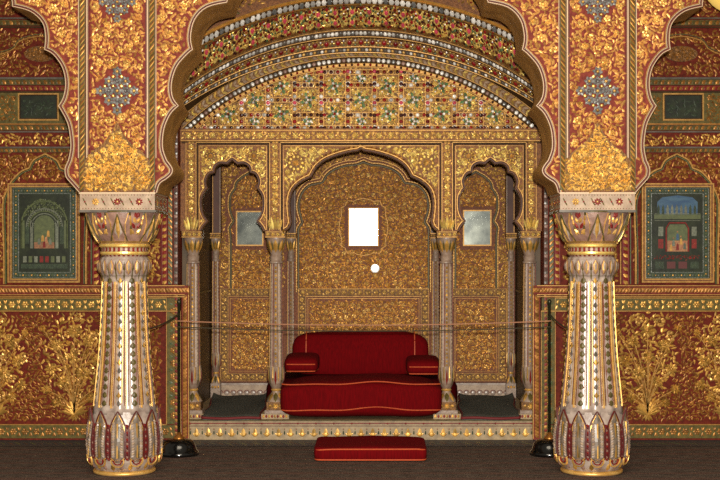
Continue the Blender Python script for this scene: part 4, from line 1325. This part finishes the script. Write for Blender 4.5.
# front cushion
def wv(x): return .012*sin(x*5.2+.8)+.006*sin(x*11)
def warpf(a, b, c, p):
    x, y, z = p
    x *= 1-.075*max(0, min(1, (y-11.93)/.06))          # narrower where it passes between the columns
    z += wv(x)*(1 if c > -.2 else .5)
    return (x, y, z)
fcy, fhy = 12.26, .43
mb = MB(); cushion(mb, .0, fcy, ZP+.185, .752, fhy, .172, 'velvet', .42, .22, 96, 28, warpf)
fc = mb.build('seat_cushion', sofa, smooth=True)
mb = MB()
def fpt(x, z, out=0): 
    return (x, fcy-fhy*(max(0, 1-abs(x/.76)**9))**.11-out, z)
tube(mb, [(x*.01*.99, 11.855 if abs(x) < 70 else 11.855+.04*(abs(x)-70)/5, ZP+.185+.148+wv(x*.01)) for x in range(-73, 74, 2)], .006, 'piping', 6)
mb.build('piping', fc); mb = MB()
tube(mb, [(x*.01*.99, 11.835 if abs(x) < 70 else 11.835+.04*(abs(x)-70)/5, ZP+.185-.085+wv(x*.01)*1.2) for x in range(-73, 74, 2)], .006, 'piping', 6)
mb.build('piping', fc)
# backrest
def warpb(a, b, c, p):
    x, y, z = p
    return (x, y+.05*max(0, c), z+.006*sin(x*6)-.012*abs(a)**6)
bx0 = -.02
mb = MB(); cushion(mb, bx0, 13.07, .69, .685, .16, .225, 'velvet', .42, .5, 80, 32, warpb)
bk = mb.build('backrest', sofa, smooth=True)
mb = MB()
for s3 in (-1, 1):
    x = bx0+s3*.54
    pts = []
    for i in range(17):
        a = -pi*.15+(pi*.5+pi*.15)*i/16
        c = (abs(cos(a))**.42); z = .225*(abs(sin(a))**.42)*(1 if sin(a) >= 0 else -1)
        pts.append((x, 13.07-.16*c-.004+.05*max(0, z/.225), .69+z+.006*sin(x*6)))
    mb = MB(); tube(mb, pts, .006, 'piping', 6); mb.build('piping', bk)
# arm cushions
for s3, lab in ((-1, 'l'), (1, 'r')):
    cx_ = -.585 if s3 < 0 else .592
    zc_ = .63 if s3 < 0 else .605
    mb = MB(); cushion(mb, cx_, 12.70, zc_, .165, .24, .085, 'velvet', .55, .28, 48, 20, lambda a, b, c, p: (p[0], p[1], p[2]+.015*(b if c > 0 else 0)))
    ar = mb.build('armrest', sofa, smooth=True)
    mb = MB()
    for dz, rad in ((.004, .006), (-.062, .006)):
        pts = []
        for i in range(13):
            u = -1+i/6
            pts.append((cx_+.158*u, 12.70-.24*(max(0, 1-abs(u)**7))**.16-.003, zc_+dz))
        mb = MB(); tube(mb, pts, rad, 'piping', 6); mb.build('piping', ar)
# foot cushion
mb = MB(); cx_ = .093
fs_ = thing('footrest_cushion', 'long flat red velvet foot cushion lying on the carpet before the plinth', 'cushion', (cx_, 10.88, 0))
mb = MB(); cushion(mb, cx_, 10.88, .064, .463, .30, .058, 'velvet', .25, .14, 64, 16, lambda a, b, c, p: (p[0], p[1], p[2]+(.006*sin(p[0]*9)+.014*max(0, b) if c > 0 else 0)))
mb.build('cushion_body', fs_, smooth=True)
mb = MB()
for zq in (.098, .014):
    mb = MB(); tube(mb, [(cx_+.455*(1 if cos(t) > 0 else -1)*abs(cos(t))**.14, 10.88+.297*(1 if sin(t) > 0 else -1)*abs(sin(t))**.14, zq+(.004*sin(9*(cx_+.455*cos(t))) if zq > .05 else 0)) for t in [2*pi*(i+.5)/60 for i in range(60)]], .006, 'piping', 6, closed=True); mb.build('piping', fs_)

# ------------------------------------------------------------------ grey mats between the columns
for sg in (-1, 1):
    xa, xb = (1.44, .915)
    t = thing('floor_mat', ('worn dark grey mat with a maroon hem on the plinth left of the sofa' if sg < 0 else 'worn dark grey mat with a maroon hem on the plinth right of the sofa'), 'mat', (sg*1.18, 12.6, ZP))
    mb = MB(); nx, ny = 28, 34
    g = []
    for j in range(ny+1):
        for i in range(nx+1):
            a, b = i/nx, j/ny
            x = (xb+.07*b)+((xa+.10*b)-(xb+.07*b))*a+.012*sin(b*9); y = 11.79+1.64*b+.012*sin(a*8)
            z = ZP+.045+.006*sin(a*7+b*5)+.015*(b**3)+.04*max(0, b-.85)/.15*(abs(2*a-1)**4)
            if a in (0, 1) or b in (0, 1): z -= .012
            g.append((x, y, z))
    top_ = list(g); bot = [(x, y, ZP+.006) for x, y, z in g]
    n1 = nx+1
    mb.add(top_, [(j*n1+i, j*n1+i+1, (j+1)*n1+i+1, (j+1)*n1+i) for j in range(ny) for i in range(nx)], 'mat_grey')
    mb.add(bot, [((j+1)*n1+i, (j+1)*n1+i+1, j*n1+i+1, j*n1+i) for j in range(ny) for i in range(nx)], 'mat_grey')
    rim = [j for j in range(n1)]+[k*n1+nx for k in range(1, ny+1)]+[ny*n1+i for i in range(nx-1, -1, -1)]+[k*n1 for k in range(ny-1, 0, -1)]
    R = len(rim)
    mb.add([top_[i] for i in rim]+[bot[i] for i in rim], [(R+i, R+(i+1) % R, (i+1) % R, i) for i in range(R)], 'mat_grey')
    mb.build('mat_body', t, smooth=True, mirror=sg > 0 and False or sg < 0)
    rimpts = [(top_[i][0], top_[i][1], (top_[i][2]+ZP+.006)/2+.006) for i in rim]
    mb = MB(); tube(mb, rimpts, .013, 'piping_red', 6, closed=True); mb.build('hem', t, smooth=True, mirror=sg < 0)

# ------------------------------------------------------------------ stanchions and cords
SX = [X(179, 10.95), X(549.5, 10.95)]
for i, x in enumerate(SX):
    t = thing('rope_stanchion', ('thin rope stanchion on a round black base beside the left marble column' if i == 0 else 'thin rope stanchion on a round black base beside the right marble column'), 'stanchion', (x, 10.95, 0))
    mb = MB(); lathe(mb, [(.165,0),(.168,.02),(.160,.035),(.150,.042),(.138,.085),(.120,.115),(.10,.128),(.03,.134),(.018,.14)], x, 10.95, 'black_metal', 40)
    mb.build('base', t, smooth=True)
    mb = MB(); lathe(mb, [(.012,.13),(.012,1.27),(.016,1.275),(.018,1.295),(.010,1.31)], x, 10.95, 'pole_metal', 14); mb.build('pole', t, smooth=True)
    mb = MB(); lathe(mb, [(.05,.134),(.044,.15),(.022,.165),(.014,.19)], x, 10.95, 'brass', 20); mb.build('collar', t, smooth=True)
def cord(p, q, sag, n=30):
    return [(p[0]+(q[0]-p[0])*i/n, p[1]+(q[1]-p[1])*i/n, p[2]+(q[2]-p[2])*i/n-sag*4*(i/n)*(1-i/n)) for i in range(n+1)]
for z, r, m_, lab, sag in ((1.128, .005, 'cord_pink', 'upper pale cord strung between the two stanchions in front of the sofa', .035), (1.078, .005, 'cord_dark', 'lower dark cord strung between the two stanchions in front of the sofa', .035)):
    mb = MB()
    tube(mb, cord((SX[0], 10.935, z), (SX[1], 10.935, z), sag), r, m_, 6)
    for k, x in enumerate(SX):     # loop round each pole
        tube(mb, [(x+.016*cos(a*pi/6), 10.95+.016*sin(a*pi/6), z) for a in range(12)], r*.9, m_, 6, closed=True)
    o = mb.build('barrier_cord'); tag(o, lab, 'cord')
for sg, x in ((-1, SX[0]), (1, SX[1])):
    mb = MB()
    tube(mb, cord((x, 10.96, 1.19), (sg*(XC-.15), 10.20, 1.10), .02), .006, 'cord_dark', 6)
    o = mb.build('tie_cord'); tag(o, ('short dark cord from the left stanchion to the left marble column' if sg < 0 else 'short dark cord from the right stanchion to the right marble column'), 'cord')

# ------------------------------------------------------------------ hanging lamp (top right corner)
DL = 10.9; lx, lz, lr = X(738, DL), Z(-22, DL), .30
t = thing('hanging_lamp', 'round yellow lamp hanging in the top right corner, mostly out of view', 'lamp', (lx, DL, lz))
mb = MB(); lathe(mb, [(.02+0*lr, lz-lr)]+[(lr*sin(pi*i/20), lz-lr*cos(pi*i/20)) for i in range(1, 19)]+[(.05, lz+lr)], lx, DL, 'lamp_yellow', 40); mb.build('lamp_globe', t, smooth=True)
mb = MB(); lathe(mb, [(.06, lz+lr-.01), (.05, lz+lr+.03), (.010, lz+lr+.05), (.010, max(CEIL, lz+lr+.06))], lx, DL, 'brass', 16); mb.build('rod', t, smooth=True)

# ================================================================== LIGHT, CAMERA
def light(name, kind, loc, energy, color, size=.1, rot=None):
    l = bpy.data.lights.new(name, kind); l.energy = energy; l.color = color
    if kind == 'AREA': l.size = size
    else: l.shadow_soft_size = size
    o = bpy.data.objects.new(name, l); COL.objects.link(o); o.location = loc
    if rot: o.rotation_euler = rot
    return o
light('camera_flash', 'POINT', (CX+.05, -.05, HC+.17), 4300, (1, .93, .82), .05)
a = light('hall_light', 'AREA', (0, 3.0, 5.6), 320, (1, .86, .66), 4.0, (math.radians(38), 0, 0))
w = bpy.data.worlds.new('hall'); scn.world = w; w.use_nodes = True
w.node_tree.nodes['Background'].inputs['Color'].default_value = (1, .84, .64, 1)
w.node_tree.nodes['Background'].inputs['Strength'].default_value = .26
cam = bpy.data.cameras.new('camera'); co = bpy.data.objects.new('camera', cam); COL.objects.link(co)
co.location = (CX, 0, HC); co.rotation_euler = (pi/2, 0, 0)
cam.sensor_width = 36; cam.lens = 65.0
cam.shift_x = -(VX-360)/720; cam.shift_y = (VY-240)/720
scn.camera = co
scn.view_settings.view_transform = 'Standard'
scn.view_settings.look = 'None'
scn.cycles.use_denoising = False
